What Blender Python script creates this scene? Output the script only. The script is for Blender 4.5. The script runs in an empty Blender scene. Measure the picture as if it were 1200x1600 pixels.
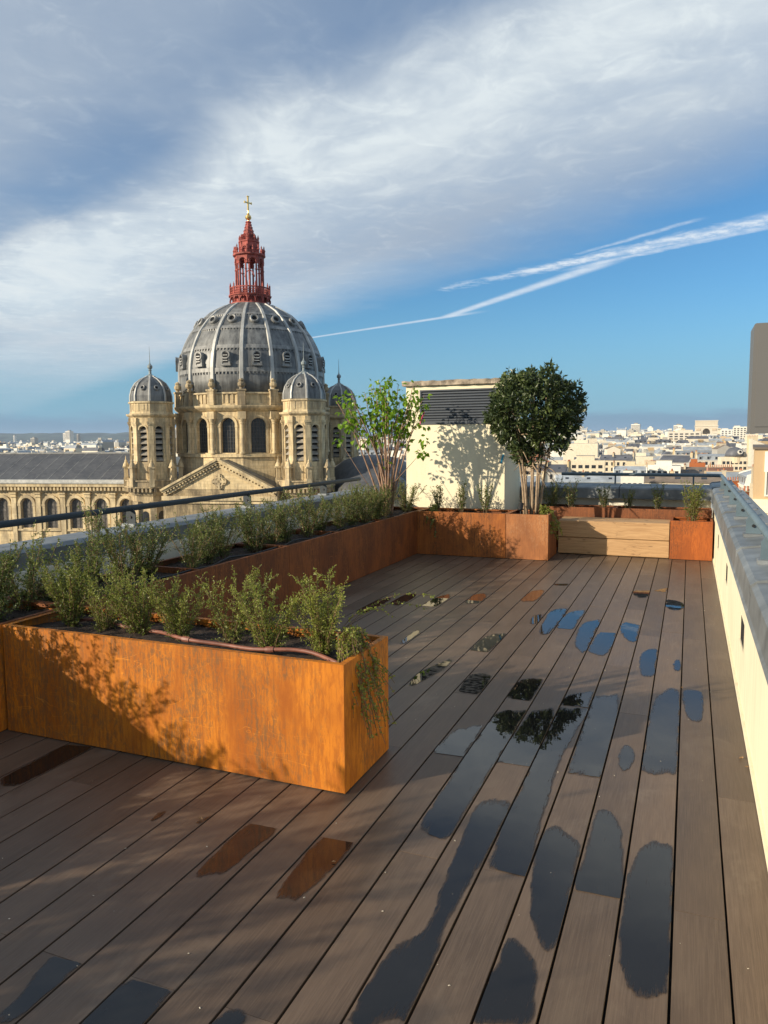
import bpy, bmesh, math, random
from math import sin, cos, pi, radians, sqrt, atan2, hypot, floor
from mathutils import Vector, Matrix, noise
from mathutils.geometry import tessellate_polygon

scene = bpy.context.scene
COL = scene.collection

# ------------------------------------------------------------------ camera
CAM_H = 1.6
YAW, PITCH, ROLL = radians(22.202), radians(5.597), radians(0.4)
fwd = Vector((-sin(YAW) * cos(PITCH), cos(YAW) * cos(PITCH), -sin(PITCH)))
rgt = Vector((cos(YAW), sin(YAW), 0))
upv = rgt.cross(fwd)
ir = cos(ROLL) * rgt - sin(ROLL) * upv
iu = sin(ROLL) * rgt + cos(ROLL) * upv
cam_data = bpy.data.cameras.new('camera')
cam_data.sensor_fit = 'VERTICAL'
cam_data.sensor_height = 36.0
cam_data.lens = 1170 / 1600 * 36
cam_data.clip_start = 0.05
cam_data.clip_end = 40000
cam = bpy.data.objects.new('camera', cam_data)
COL.objects.link(cam)
cam.matrix_world = Matrix(((ir.x, iu.x, -fwd.x, 0), (ir.y, iu.y, -fwd.y, 0), (ir.z, iu.z, -fwd.z, CAM_H), (0, 0, 0, 1)))
scene.camera = cam

# ------------------------------------------------------------------ light
SUN_EL = radians(19.2)
SDX, SDY = 0.697, 0.717              # horizontal travel direction of the sunlight
sun_data = bpy.data.lights.new('sun', 'SUN')
sun_data.energy = 5.0
sun_data.angle = radians(0.55)
sun_data.color = (1.0, 0.86, 0.66)
sun = bpy.data.objects.new('sun', sun_data)
COL.objects.link(sun)
sdir = Vector((SDX * cos(SUN_EL), SDY * cos(SUN_EL), -sin(SUN_EL)))
sun.rotation_euler = sdir.to_track_quat('-Z', 'Y').to_euler()
sun.location = (-20, -20, 30)
scene.view_settings.view_transform = 'Standard'
scene.view_settings.look = 'None'
scene.view_settings.exposure = 0.35
scene.view_settings.gamma = 1.0
scene.view_settings.use_curve_mapping = False
scene.cycles.max_bounces = 6
scene.cycles.transparent_max_bounces = 12
scene.cycles.volume_bounces = 0


class Nd:
    """tiny helper to write node maths as expressions"""
    def __init__(self, tree): self.t = tree
    def new(self, typ, **kw):
        n = self.t.nodes.new(typ)
        for k, v in kw.items(): setattr(n, k, v)
        return n
    def link(self, a, b): self.t.links.new(a, b)
    def put(self, v, s):
        if isinstance(v, bpy.types.NodeSocket): self.t.links.new(v, s)
        else: s.default_value = v
    def m(self, op, a, b=None, c=None, clamp=False):
        n = self.new('ShaderNodeMath', operation=op); n.use_clamp = clamp
        self.put(a, n.inputs[0])
        if b is not None: self.put(b, n.inputs[1])
        if c is not None: self.put(c, n.inputs[2])
        return n.outputs[0]
    def add(self, a, b): return self.m('ADD', a, b)
    def sub(self, a, b): return self.m('SUBTRACT', a, b)
    def mul(self, a, b): return self.m('MULTIPLY', a, b)
    def div(self, a, b): return self.m('DIVIDE', a, b)
    def smooth(self, v, lo, hi, a=0.0, b=1.0):
        n = self.new('ShaderNodeMapRange', interpolation_type='SMOOTHSTEP')
        self.put(v, n.inputs[0]); n.inputs[1].default_value = lo; n.inputs[2].default_value = hi
        n.inputs[3].default_value = a; n.inputs[4].default_value = b
        return n.outputs[0]
    def xyz(self, x, y, z=0.0):
        n = self.new('ShaderNodeCombineXYZ')
        self.put(x, n.inputs[0]); self.put(y, n.inputs[1]); self.put(z, n.inputs[2])
        return n.outputs[0]
    def sep(self, v):
        n = self.new('ShaderNodeSeparateXYZ'); self.link(v, n.inputs[0]); return n.outputs
    def noise(self, v, scale, detail=4.0, rough=0.55, dist=0.0, color=False):
        n = self.new('ShaderNodeTexNoise')
        if v is not None: self.link(v, n.inputs['Vector'])
        n.inputs['Scale'].default_value = scale; n.inputs['Detail'].default_value = detail
        n.inputs['Roughness'].default_value = rough; n.inputs['Distortion'].default_value = dist
        return n.outputs['Color' if color else 'Fac']
    def mix(self, f, a, b):
        n = self.new('ShaderNodeMix', data_type='RGBA')
        self.put(f, n.inputs[0])
        for v, s in ((a, n.inputs[6]), (b, n.inputs[7])):
            if isinstance(v, bpy.types.NodeSocket): self.link(v, s)
            else: s.default_value = (*v, 1.0)
        return n.outputs[2]
    def scalev(self, v, sx, sy, sz):
        n = self.new('ShaderNodeVectorMath', operation='MULTIPLY')
        self.link(v, n.inputs[0]); n.inputs[1].default_value = (sx, sy, sz)
        return n.outputs[0]


# ------------------------------------------------------------------ sky
def build_world():
    w = bpy.data.worlds.new('World'); scene.world = w; w.use_nodes = True
    t = w.node_tree; t.nodes.clear(); N = Nd(t)
    out = N.new('ShaderNodeOutputWorld'); bg = N.new('ShaderNodeBackground')
    N.link(bg.outputs[0], out.inputs[0]); bg.inputs[1].default_value = SKY
    sky = N.new('ShaderNodeTexSky'); sky.sky_type = 'NISHITA'; sky.sun_disc = False
    sky.sun_elevation = SUN_EL; sky.sun_rotation = atan2(-SDX, -SDY)
    sky.air_density = 1.0; sky.dust_density = 0.6; sky.ozone_density = 2.0; sky.altitude = 60
    d = N.new('ShaderNodeTexCoord').outputs['Generated']
    x, y, z = N.sep(d)
    zc = N.m('MAXIMUM', z, 0.025)
    u = N.div(x, zc); v = N.div(y, zc)
    s = N.add(N.mul(u, 0.6), N.mul(v, 0.8))
    tt = N.sub(N.mul(u, 0.8), N.mul(v, 0.6))
    uv = N.xyz(u, v)
    st = N.xyz(N.mul(s, 1.0), N.mul(tt, 0.62))
    n1 = N.noise(uv, 0.55, 5, 0.55, 0.3)
    n2 = N.noise(st, 1.7, 8, 0.60, 0.7)
    n3 = N.noise(uv, 6.0, 6, 0.65, 0.8)
    nn = N.add(N.mul(N.sub(n1, 0.5), 1.1), N.mul(N.sub(n2, 0.5), 0.55))
    # cloud sheet: covers s < 2.6 of the cloud plane
    sw = N.add(s, nn)
    cover = N.smooth(sw, 3.15, 2.05)
    q = N.sub(s, N.mul(N.add(tt, 5.0), 0.27))
    qw = N.add(q, N.mul(nn, 0.55))
    gap = N.mul(N.smooth(qw, -0.45, -0.05), N.smooth(qw, 0.26, 0.0))
    thin = N.smooth(N.add(N.mul(n2, 0.75), N.mul(n3, 0.25)), 0.36, 0.66)
    cover = N.mul(cover, N.sub(1.0, N.mul(N.mul(gap, N.smooth(n1, 0.62, 0.40)), 0.48)))
    cover = N.mul(cover, N.add(0.80, N.mul(thin, 0.20)))
    # thin high veil near the horizon on the left
    veil = N.mul(N.smooth(z, 0.015, 0.10), N.smooth(tt, 1.0, -4.0))
    lowfade = N.smooth(z, 0.03, 0.13)
    cover = N.mul(cover, N.add(0.15, N.mul(lowfade, 0.85)))
    bright = N.mul(N.smooth(qw, 0.02, 0.45), N.smooth(qw, 1.7, 0.45))
    bright = N.mul(bright, N.add(0.62, N.mul(thin, 0.42)))
    bright = N.add(bright, N.mul(N.mul(N.smooth(tt, -2.8, -6.0), N.smooth(s, 0.2, 0.9)), 0.55))
    bright = N.add(bright, N.mul(N.smooth(n3, 0.50, 0.72), 0.16))
    bright = N.m('ADD', bright, N.mul(N.smooth(n1, 0.45, 0.75), 0.30), clamp=True)
    ccol = N.mix(bright, CLOUD_G, CLOUD_W)
    k = 1.0 / SKY
    base = N.mix(1.0, sky.outputs[0], sky.outputs[0])
    tint = N.new('ShaderNodeMix', data_type='RGBA', blend_type='MULTIPLY')
    tint.inputs[0].default_value = 1.0
    N.link(base, tint.inputs[6]); tint.inputs[7].default_value = (*SKY_TINT, 1)
    base = tint.outputs[2]
    def scaled(c):
        n = N.new('ShaderNodeVectorMath', operation='SCALE')
        if isinstance(c, bpy.types.NodeSocket): N.link(c, n.inputs[0])
        else: n.inputs[0].default_value = c
        n.inputs[3].default_value = k
        return n.outputs[0]
    # the lowest few degrees turn to pale blue air
    base = N.mix(N.mul(N.smooth(z, 0.20, 0.0), 0.80), base, scaled(LOWSKY))
    col = N.mix(cover, base, scaled(ccol))
    # low bank of blue-grey cloud along the horizon
    az = N.m('ARCTAN2', x, y)
    nb = N.noise(N.xyz(N.mul(az, 9.0), N.mul(z, 60.0)), 1.0, 4, 0.6)
    bank = N.mul(N.smooth(N.add(z, N.mul(N.sub(nb, 0.5), 0.03)), 0.036, 0.022), 0.7)
    col = N.mix(bank, col, scaled(BANK))
    # vapour trails: straight strokes on the cloud plane
    def trail(a, b, w0, w1, amt, col, puff, wob=0.0):
        ax, ay = a; bx, by = b; L2 = (bx - ax) ** 2 + (by - ay) ** 2; L = sqrt(L2)
        du = N.sub(u, ax); dv = N.sub(v, ay)
        h = N.div(N.add(N.mul(du, bx - ax), N.mul(dv, by - ay)), L2)
        pd = N.div(N.sub(N.mul(du, by - ay), N.mul(dv, bx - ax)), L)
        if wob: pd = N.add(pd, N.mul(N.sub(n3, 0.5), wob))
        hc = N.m('MINIMUM', N.m('MAXIMUM', h, 0.0), 1.0)
        wd = N.add(w0, N.mul(hc, w1 - w0))
        r = N.m('ABSOLUTE', N.div(pd, wd))
        mk = N.mul(N.smooth(r, 1.0, 0.1), N.mul(N.smooth(h, -0.02, 0.06), N.smooth(h, 1.25, 1.0)))
        pf = N.noise(uv, 9.0, 5, 0.7)
        mk = N.mul(mk, N.add(1.0 - puff, N.mul(N.smooth(pf, 0.38, 0.62), puff)))
        return N.mix(N.mul(mk, amt), col, scaled(TRAIL))
    col = trail((-3.60, 6.76), (-1.89, 6.06), 0.05, 0.075, 0.62, col, 0.15)
    col = trail((-1.92, 6.075), (-0.62, 4.74), 0.075, 0.10, 0.72, col, 0.2)
    col = trail((-1.62, 4.97), (-0.80, 4.56), 0.11, 0.13, 0.5, col, 0.97, 0.2)
    col = trail((-1.02, 4.70), (2.2, 3.02), 0.10, 0.27, 0.92, col, 0.6, 0.20)
    col = trail((-0.75, 4.70), (2.2, 3.18), 0.04, 0.10, 0.55, col, 0.5, 0.10)
    col = trail((-0.62, 4.33), (-0.08, 3.93), 0.03, 0.045, 0.45, col, 0.6, 0.06)
    N.link(col, bg.inputs[0])

SKY = 0.10
SKY_TINT = (0.46, 0.82, 1.06)
LOWSKY = (0.19, 0.36, 0.51)
CLOUD_G = (0.30, 0.365, 0.455)
CLOUD_W = (0.60, 0.655, 0.68)
BANK = (0.16, 0.25, 0.36)
TRAIL = (0.62, 0.68, 0.74)
build_world()


# ------------------------------------------------------------------ materials
def new_mat(name):
    m = bpy.data.materials.new(name); m.use_nodes = True
    t = m.node_tree; N = Nd(t)
    b = t.nodes['Principled BSDF']
    return m, N, b

def wpos(N): return N.new('ShaderNodeNewGeometry').outputs['Position']
def opos(N): return N.new('ShaderNodeTexCoord').outputs['Object']
def rnd(N): return N.new('ShaderNodeObjectInfo').outputs['Random']

def bump(N, b, h, strength, dist):
    n = N.new('ShaderNodeBump'); n.inputs['Strength'].default_value = strength; n.inputs['Distance'].default_value = dist
    N.link(h, n.inputs['Height']); N.link(n.outputs[0], b.inputs['Normal'])

def mat_plain(name, c, rough=0.6, metal=0.0, var=0.25, scale=3.0, bmp=0.0, objvar=0.0):
    m, N, b = new_mat(name)
    p = wpos(N)
    n = N.noise(p, scale, 5, 0.6)
    f = N.smooth(n, 0.3, 0.7)
    lo = tuple(v * (1 - var) for v in c); hi = tuple(min(1, v * (1 + var * 0.6)) for v in c)
    col = N.mix(f, lo, hi)
    if objvar:
        hs = N.new('ShaderNodeHueSaturation')
        N.link(col, hs.inputs['Color']); N.link(N.add(1 - objvar, N.mul(rnd(N), 2 * objvar)), hs.inputs['Value'])
        hs.inputs['Saturation'].default_value = 1.0
        col = hs.outputs[0]
    N.link(col, b.inputs['Base Color'])
    b.inputs['Roughness'].default_value = rough; b.inputs['Metallic'].default_value = metal
    if bmp: bump(N, b, N.noise(p, scale * 6, 4, 0.6), bmp, 0.01)
    return m

def mat_deck():
    m, N, b = new_mat('deck_composite')
    p = opos(N); r = rnd(N); w = wpos(N)
    off = N.new('ShaderNodeVectorMath', operation='ADD'); N.link(p, off.inputs[0])
    N.link(N.xyz(N.mul(r, 17.0), N.mul(r, 41.0), N.mul(r, 9.0)), off.inputs[1])
    q = off.outputs[0]
    grain = N.noise(N.scalev(q, 260, 5.5, 60), 1.0, 4, 0.65)
    cloudy = N.noise(N.scalev(q, 5, 1.6, 5), 1.0, 5, 0.62)
    blot = N.noise(N.scalev(w, 1.4, 0.9, 1), 1.0, 4, 0.6)
    c = N.mix(N.smooth(cloudy, 0.25, 0.75), DECK_A, DECK_B)
    c = N.mix(N.mul(N.smooth(grain, 0.35, 0.72), 0.5), c, DECK_C)
    c = N.mix(N.mul(N.smooth(blot, 0.5, 0.72), 0.35), c, DECK_D)
    # dried water marks and dust
    dust = N.noise(N.scalev(w, 3.1, 2.0, 1), 1.0, 6, 0.68, 0.8)
    c = N.mix(N.mul(N.smooth(dust, 0.52, 0.70), 0.42), c, DECK_E)
    fl = N.noise(N.scalev(q, 420, 60, 60), 1.0, 2, 0.5)
    c = N.mix(N.mul(N.smooth(fl, 0.66, 0.74), 0.45), c, DECK_C)
    hs = N.new('ShaderNodeHueSaturation'); N.link(c, hs.inputs['Color'])
    N.link(N.add(0.80, N.mul(r, 0.36)), hs.inputs['Value'])
    N.link(hs.outputs[0], b.inputs['Base Color'])
    N.link(N.add(0.30, N.mul(cloudy, 0.3)), b.inputs['Roughness'])
    b.inputs['Specular IOR Level'].default_value = 0.36
    bump(N, b, N.add(grain, N.mul(cloudy, 0.6)), 0.25, 0.0015)
    return m

def mat_puddle():
    m, N, b = new_mat('rain_water')
    p = wpos(N)
    at = N.new('ShaderNodeAttribute'); at.attribute_name = 'inset'
    st = N.noise(N.scalev(p, 210, 9, 1), 1.0, 4, 0.6)
    n = N.noise(p, 60.0, 4, 0.6)
    a = N.smooth(N.add(at.outputs['Fac'], N.add(N.mul(N.sub(st, 0.5), 3.0), N.mul(N.sub(n, 0.5), 0.5))), 0.34, 0.54)
    b.inputs['Base Color'].default_value = (0.013, 0.012, 0.011, 1)
    b.inputs['Roughness'].default_value = 0.015
    b.inputs['IOR'].default_value = 1.48
    tr = N.new('ShaderNodeBsdfTransparent'); mx = N.new('ShaderNodeMixShader')
    # damp margin: boards darkened but no longer mirror-like
    dp = N.new('ShaderNodeBsdfPrincipled'); dp.inputs['Base Color'].default_value = (0.035, 0.025, 0.019, 1); dp.inputs['Roughness'].default_value = 0.34
    m2 = N.new('ShaderNodeMixShader'); N.link(N.mul(N.smooth(N.add(at.outputs['Fac'], N.mul(N.sub(n, 0.5), 0.5)), 0.0, 0.24), 0.72), m2.inputs[0])
    N.link(tr.outputs[0], m2.inputs[1]); N.link(dp.outputs[0], m2.inputs[2]); tr = m2
    N.link(a, mx.inputs[0]); N.link(tr.outputs[0], mx.inputs[1]); N.link(b.outputs[0], mx.inputs[2])
    N.link(mx.outputs[0], m.node_tree.nodes['Material Output'].inputs[0])
    bump(N, b, N.noise(p, 9.0, 2, 0.5), 0.02, 0.01)
    return m

def mat_corten(name, A, B, C, speck=0.5):
    m, N, b = new_mat(name)
    p = wpos(N); r = rnd(N)
    big = N.noise(N.scalev(p, 3.2, 3.2, 1.6), 1.0, 5, 0.6, 0.4)
    streak = N.noise(N.scalev(p, 55, 55, 2.2), 1.0, 4, 0.62)
    fine = N.noise(N.scalev(p, 95, 95, 30), 1.0, 6, 0.76, 0.4)
    pat = N.noise(N.scalev(p, 2.6, 2.6, 1.3), 1.0, 6, 0.70, 0.8)
    c = N.mix(N.smooth(big, 0.3, 0.72), A, B)
    c = N.mix(N.mul(N.smooth(streak, 0.42, 0.75), 0.55), c, B)
    dark = N.mul(N.smooth(N.add(N.mul(fine, 0.70), N.mul(streak, 0.30)), 0.46, 0.56), N.smooth(pat, 0.41, 0.58))
    fib = N.noise(N.scalev(p, 48, 48, 9), 1.0, 6, 0.72, 0.3)
    c = N.mix(N.mul(N.smooth(fib, 0.44, 0.60), 0.62), c, B)
    c = N.mix(N.mul(dark, speck), c, C)
    # a few bright scratches
    wv = N.noise(N.scalev(p, 2.0, 2.0, 9.0), 1.0, 2, 0.4, 1.5)
    scr = N.mul(N.smooth(N.m('ABSOLUTE', N.sub(wv, 0.5)), 0.006, 0.0), N.smooth(pat, 0.40, 0.55))
    c = N.mix(N.mul(scr, 0.35), c, (min(1, A[0] * 1.5), A[1] * 1.6, A[2] * 2.0))
    hs = N.new('ShaderNodeHueSaturation'); N.link(c, hs.inputs['Color'])
    N.link(N.add(0.9, N.mul(r, 0.2)), hs.inputs['Value'])
    N.link(hs.outputs[0], b.inputs['Base Color'])
    N.link(N.add(0.5, N.mul(fine, 0.3)), b.inputs['Roughness'])
    b.inputs['Specular IOR Level'].default_value = 0.3
    bump(N, b, N.add(fine, N.mul(streak, 0.5)), 0.25, 0.002)
    return m

def mat_stone(name, A, B, dirt, amt=0.6, joint=(1.2, 0.45)):
    """limestone ashlar: block-to-block tone, joints and soot streaks"""
    m, N, b = new_mat(name)
    tc = opos(N); p = wpos(N)
    x, y, z = N.sep(p)
    h = N.add(N.mul(x, 0.8), N.mul(y, 0.6))
    br = N.new('ShaderNodeTexBrick'); N.link(N.xyz(h, z), br.inputs['Vector'])
    br.inputs['Scale'].default_value = 1.0; br.inputs['Brick Width'].default_value = joint[0]; br.inputs['Row Height'].default_value = joint[1]
    br.inputs['Mortar Size'].default_value = 0.012
    br.inputs['Color1'].default_value = (*A, 1); br.inputs['Color2'].default_value = (*B, 1)
    br.inputs['Mortar'].default_value = (B[0] * 0.7, B[1] * 0.68, B[2] * 0.62, 1)
    n = N.noise(N.scalev(p, 0.5, 0.5, 0.16), 1.0, 5, 0.65)
    n2 = N.noise(N.scalev(p, 2.4, 2.4, 0.5), 1.0, 4, 0.65)
    d = N.smooth(N.add(N.mul(n, 0.55), N.mul(n2, 0.45)), 0.40, 0.60)
    c = N.mix(N.mul(d, amt), br.outputs['Color'], dirt)
    N.link(c, b.inputs['Base Color']); b.inputs['Roughness'].default_value = 0.85
    bump(N, b, N.noise(p, 6.0, 4, 0.6), 0.3, 0.05)
    return m

def mat_lead(name, A, B, st=1.0):
    m, N, b = new_mat(name)
    p = wpos(N)
    n = N.noise(N.scalev(p, 1.6, 1.6, 0.22), 1.0, 5, 0.65)
    n2 = N.noise(N.scalev(p, 0.35, 0.35, 0.35), 1.0, 4, 0.6)
    c = N.mix(N.smooth(N.add(N.mul(n, 0.6), N.mul(n2, 0.4)), 0.35, 0.66), A, B)
    N.link(c, b.inputs['Base Color'])
    b.inputs['Roughness'].default_value = 0.5; b.inputs['Metallic'].default_value = 0.15
    return m

def mat_leaf(name, A, B, trans=0.35, rough=0.42):
    m, N, b = new_mat(name)
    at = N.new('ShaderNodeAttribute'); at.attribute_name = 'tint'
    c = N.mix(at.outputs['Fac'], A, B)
    hs = N.new('ShaderNodeHueSaturation'); N.link(c, hs.inputs['Color']); N.link(N.add(0.88, N.mul(rnd(N), 0.24)), hs.inputs['Value'])
    N.link(hs.outputs[0], b.inputs['Base Color'])
    b.inputs['Roughness'].default_value = rough
    tl = N.new('ShaderNodeBsdfTranslucent'); N.link(hs.outputs[0], tl.inputs[0])
    mx = N.new('ShaderNodeMixShader'); mx.inputs[0].default_value = trans
    N.link(b.outputs[0], mx.inputs[1]); N.link(tl.outputs[0], mx.inputs[2])
    N.link(mx.outputs[0], m.node_tree.nodes['Material Output'].inputs[0])
    return m

def mat_render(name, c, dirt, amt, objvar=0.0):
    """painted render with faint trowel and rain marks"""
    m, N, b = new_mat(name)
    p = wpos(N)
    n = N.noise(N.scalev(p, 1.3, 1.3, 0.7), 1.0, 5, 0.6)
    n2 = N.noise(N.scalev(p, 14, 14, 1.2), 1.0, 4, 0.65)
    f = N.smooth(N.add(N.mul(n, 0.6), N.mul(n2, 0.4)), 0.42, 0.72)
    col = N.mix(N.mul(f, amt), c, dirt)
    if objvar:
        hs = N.new('ShaderNodeHueSaturation'); N.link(col, hs.inputs['Color'])
        N.link(N.add(1 - objvar, N.mul(rnd(N), objvar * 1.6)), hs.inputs['Value'])
        N.link(N.add(0.7, N.mul(N.m('FRACT', N.mul(rnd(N), 7.3)), 0.6)), hs.inputs['Saturation'])
        col = hs.outputs[0]
    N.link(col, b.inputs['Base Color']); b.inputs['Roughness'].default_value = 0.9
    bump(N, b, N.noise(p, 45.0, 4, 0.6), 0.2, 0.004)
    return m

def mat_oak():
    m, N, b = new_mat('oak')
    p = opos(N); r = rnd(N)
    off = N.new('ShaderNodeVectorMath', operation='ADD'); N.link(p, off.inputs[0]); N.link(N.xyz(N.mul(r, 5.0), N.mul(r, 7.0), N.mul(r, 3.0)), off.inputs[1])
    q = off.outputs[0]
    warp = N.noise(N.scalev(q, 2.2, 2.2, 6.0), 1.0, 3, 0.5)
    x, y, z = N.sep(q)
    gr = N.noise(N.xyz(N.mul(x, 2.5), N.mul(y, 30.0), N.add(N.mul(z, 60.0), N.mul(warp, 8.0))), 1.0, 5, 0.6)
    c = N.mix(N.smooth(gr, 0.3, 0.72), (0.50, 0.315, 0.155), (0.36, 0.21, 0.095))
    k = N.new('ShaderNodeTexVoronoi'); N.link(N.scalev(q, 4.2, 4.2, 9.0), k.inputs['Vector']); k.inputs['Scale'].default_value = 1.0
    kn = N.smooth(k.outputs['Distance'], 0.16, 0.05)
    c = N.mix(N.mul(kn, 0.6), c, (0.10, 0.05, 0.022))
    crack = N.noise(N.xyz(N.mul(x, 1.6), N.mul(y, 4.0), N.add(N.mul(z, 20.0), N.mul(warp, 3.0))), 1.0, 2, 0.5)
    cm = N.mul(N.smooth(N.m('ABSOLUTE', N.sub(crack, 0.5)), 0.010, 0.0), N.smooth(warp, 0.45, 0.6))
    c = N.mix(N.mul(cm, 0.85), c, (0.05, 0.026, 0.012))
    N.link(c, b.inputs['Base Color']); b.inputs['Roughness'].default_value = 0.7
    bump(N, b, N.sub(gr, N.mul(cm, 2.0)), 0.3, 0.004)
    return m

DECK_A = (0.086, 0.059, 0.040); DECK_B = (0.136, 0.096, 0.067); DECK_C = (0.195, 0.141, 0.100); DECK_D = (0.066, 0.046, 0.034); DECK_E = (0.20, 0.152, 0.108)
MT = {}
MT['deck'] = mat_deck()
MT['gap'] = mat_plain('dark_subframe', (0.012, 0.011, 0.010), 0.9)
MT['puddle'] = mat_puddle()
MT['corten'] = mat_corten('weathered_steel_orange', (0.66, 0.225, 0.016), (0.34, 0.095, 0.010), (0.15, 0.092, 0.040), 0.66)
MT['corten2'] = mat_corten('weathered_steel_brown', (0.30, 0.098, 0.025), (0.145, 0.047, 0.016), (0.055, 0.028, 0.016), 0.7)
MT['corten_sunlit'] = mat_corten('weathered_steel_sunlit', (0.46, 0.155, 0.030), (0.24, 0.075, 0.018), (0.075, 0.04, 0.02), 0.65)  # brighter copy of the brown steel, sunlight put into its colour
MT['corten3'] = mat_corten('weathered_steel_grey', (0.42, 0.165, 0.055), (0.24, 0.092, 0.036), (0.46, 0.26, 0.13), 0.6)
MT['corten4'] = mat_corten('weathered_steel_red', (0.40, 0.110, 0.020), (0.22, 0.058, 0.014), (0.08, 0.04, 0.022), 0.55)
MT['corten5'] = mat_corten('weathered_steel_umber', (0.26, 0.092, 0.034), (0.14, 0.05, 0.02), (0.06, 0.03, 0.018), 0.55)
MT['soil'] = mat_plain('soil', (0.040, 0.025, 0.016), 0.95, var=0.6, scale=40, bmp=0.6)
MT['cream'] = mat_render('cream_render', (0.81, 0.74, 0.54), (0.58, 0.50, 0.34), 0.6)
MT['white'] = mat_render('white_render', (0.80, 0.76, 0.62), (0.62, 0.56, 0.42), 0.45)
MT['coping'] = mat_plain('zinc_coping', (0.205, 0.222, 0.228), 0.5, 0.25, 0.3, 5.0, 0.1, 0.12)
MT['rail'] = mat_plain('rail_paint_lit', (0.12, 0.17, 0.20), 0.42, 0.1, 0.12, 8.0)  # lighter copy: light on the right-hand tube put into its colour
MT['rail_shaded'] = mat_plain('rail_paint_shaded', (0.026, 0.036, 0.043), 0.7, 0.0, 0.12, 8.0)  # same rail paint with shade put into the colour for the left tube
MT['louver'] = mat_plain('louver_paint', (0.060, 0.072, 0.090), 0.45, 0.1, 0.1)
MT['black'] = mat_plain('black_plastic', (0.015, 0.015, 0.016), 0.5)
MT['stonecap'] = mat_plain('coping_stone', (0.36, 0.30, 0.23), 0.9, 0, 0.55, 9.0, 0.5)
MT['oak'] = mat_oak()
MT['hose'] = mat_plain('hose_brown', (0.22, 0.082, 0.052), 0.55, 0, 0.3, 20)
MT['blue'] = mat_plain('blue_tape', (0.02, 0.38, 0.62), 0.5)
MT['pink'] = mat_plain('ribbon_pink', (0.50, 0.05, 0.13), 0.6)
MT['clad'] = mat_plain('grey_cladding', (0.145, 0.142, 0.135), 0.5, 0.1, 0.06, 0.8)
MT['bark'] = mat_plain('bark_red', (0.30, 0.185, 0.12), 0.8, 0, 0.35, 25, 0.3)
MT['bark_pale'] = mat_plain('bark_pale', (0.33, 0.24, 0.155), 0.8, 0, 0.35, 22, 0.3)
MT['twig'] = mat_plain('twig', (0.17, 0.105, 0.055), 0.8, 0, 0.3, 30)
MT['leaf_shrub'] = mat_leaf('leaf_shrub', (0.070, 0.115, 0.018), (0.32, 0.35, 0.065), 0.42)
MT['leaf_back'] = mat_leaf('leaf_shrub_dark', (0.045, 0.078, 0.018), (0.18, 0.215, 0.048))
MT['leaf_lime'] = mat_leaf('leaf_bright', (0.065, 0.17, 0.010), (0.25, 0.40, 0.022), 0.45, 0.36)
MT['leaf_dark'] = mat_leaf('leaf_glossy', (0.028, 0.050, 0.018), (0.150, 0.195, 0.060), 0.22, 0.36)
MT['stone'] = mat_stone('limestone', (0.78, 0.62, 0.36), (0.65, 0.505, 0.28), (0.215, 0.170, 0.115), 0.66)
MT['stone_dark'] = mat_stone('limestone_sooty', (0.62, 0.49, 0.29), (0.49, 0.385, 0.225), (0.12, 0.098, 0.07), 0.78)
MT['stone_trim'] = mat_stone('limestone_trim', (0.74, 0.60, 0.36), (0.62, 0.49, 0.28), (0.20, 0.16, 0.11), 0.66, (2.2, 0.9))
MT['lead'] = mat_lead('lead_sheet', (0.070, 0.073, 0.075), (0.22, 0.225, 0.217))
MT['lead_light'] = mat_lead('lead_rib', (0.33, 0.335, 0.32), (0.54, 0.535, 0.50))
MT['lead_band'] = mat_lead('lead_band', (0.13, 0.133, 0.13), (0.31, 0.31, 0.295))
MT['slate'] = mat_lead('slate_roof', (0.060, 0.062, 0.066), (0.115, 0.115, 0.115))
MT['red'] = mat_plain('red_paint', (0.365, 0.082, 0.062), 0.75, 0, 0.5, 0.9)
MT['gold'] = mat_plain('gilding', (0.80, 0.55, 0.20), 0.32, 0.85, 0.15, 4.0)
MT['finial'] = mat_plain('lead_finial', (0.26, 0.30, 0.30), 0.5, 0.2)
MT['glass_dark'] = mat_plain('old_glass', (0.030, 0.032, 0.035), 0.25, 0, 0.4, 1.5)
MT['iron'] = mat_plain('window_iron', (0.075, 0.070, 0.062), 0.6)
MT['louver_stone'] = mat_plain('belfry_louver', (0.30, 0.27, 0.22), 0.8, 0, 0.3, 2.0)
MT['void'] = mat_plain('dark_interior', (0.012, 0.012, 0.013), 0.9)

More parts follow.
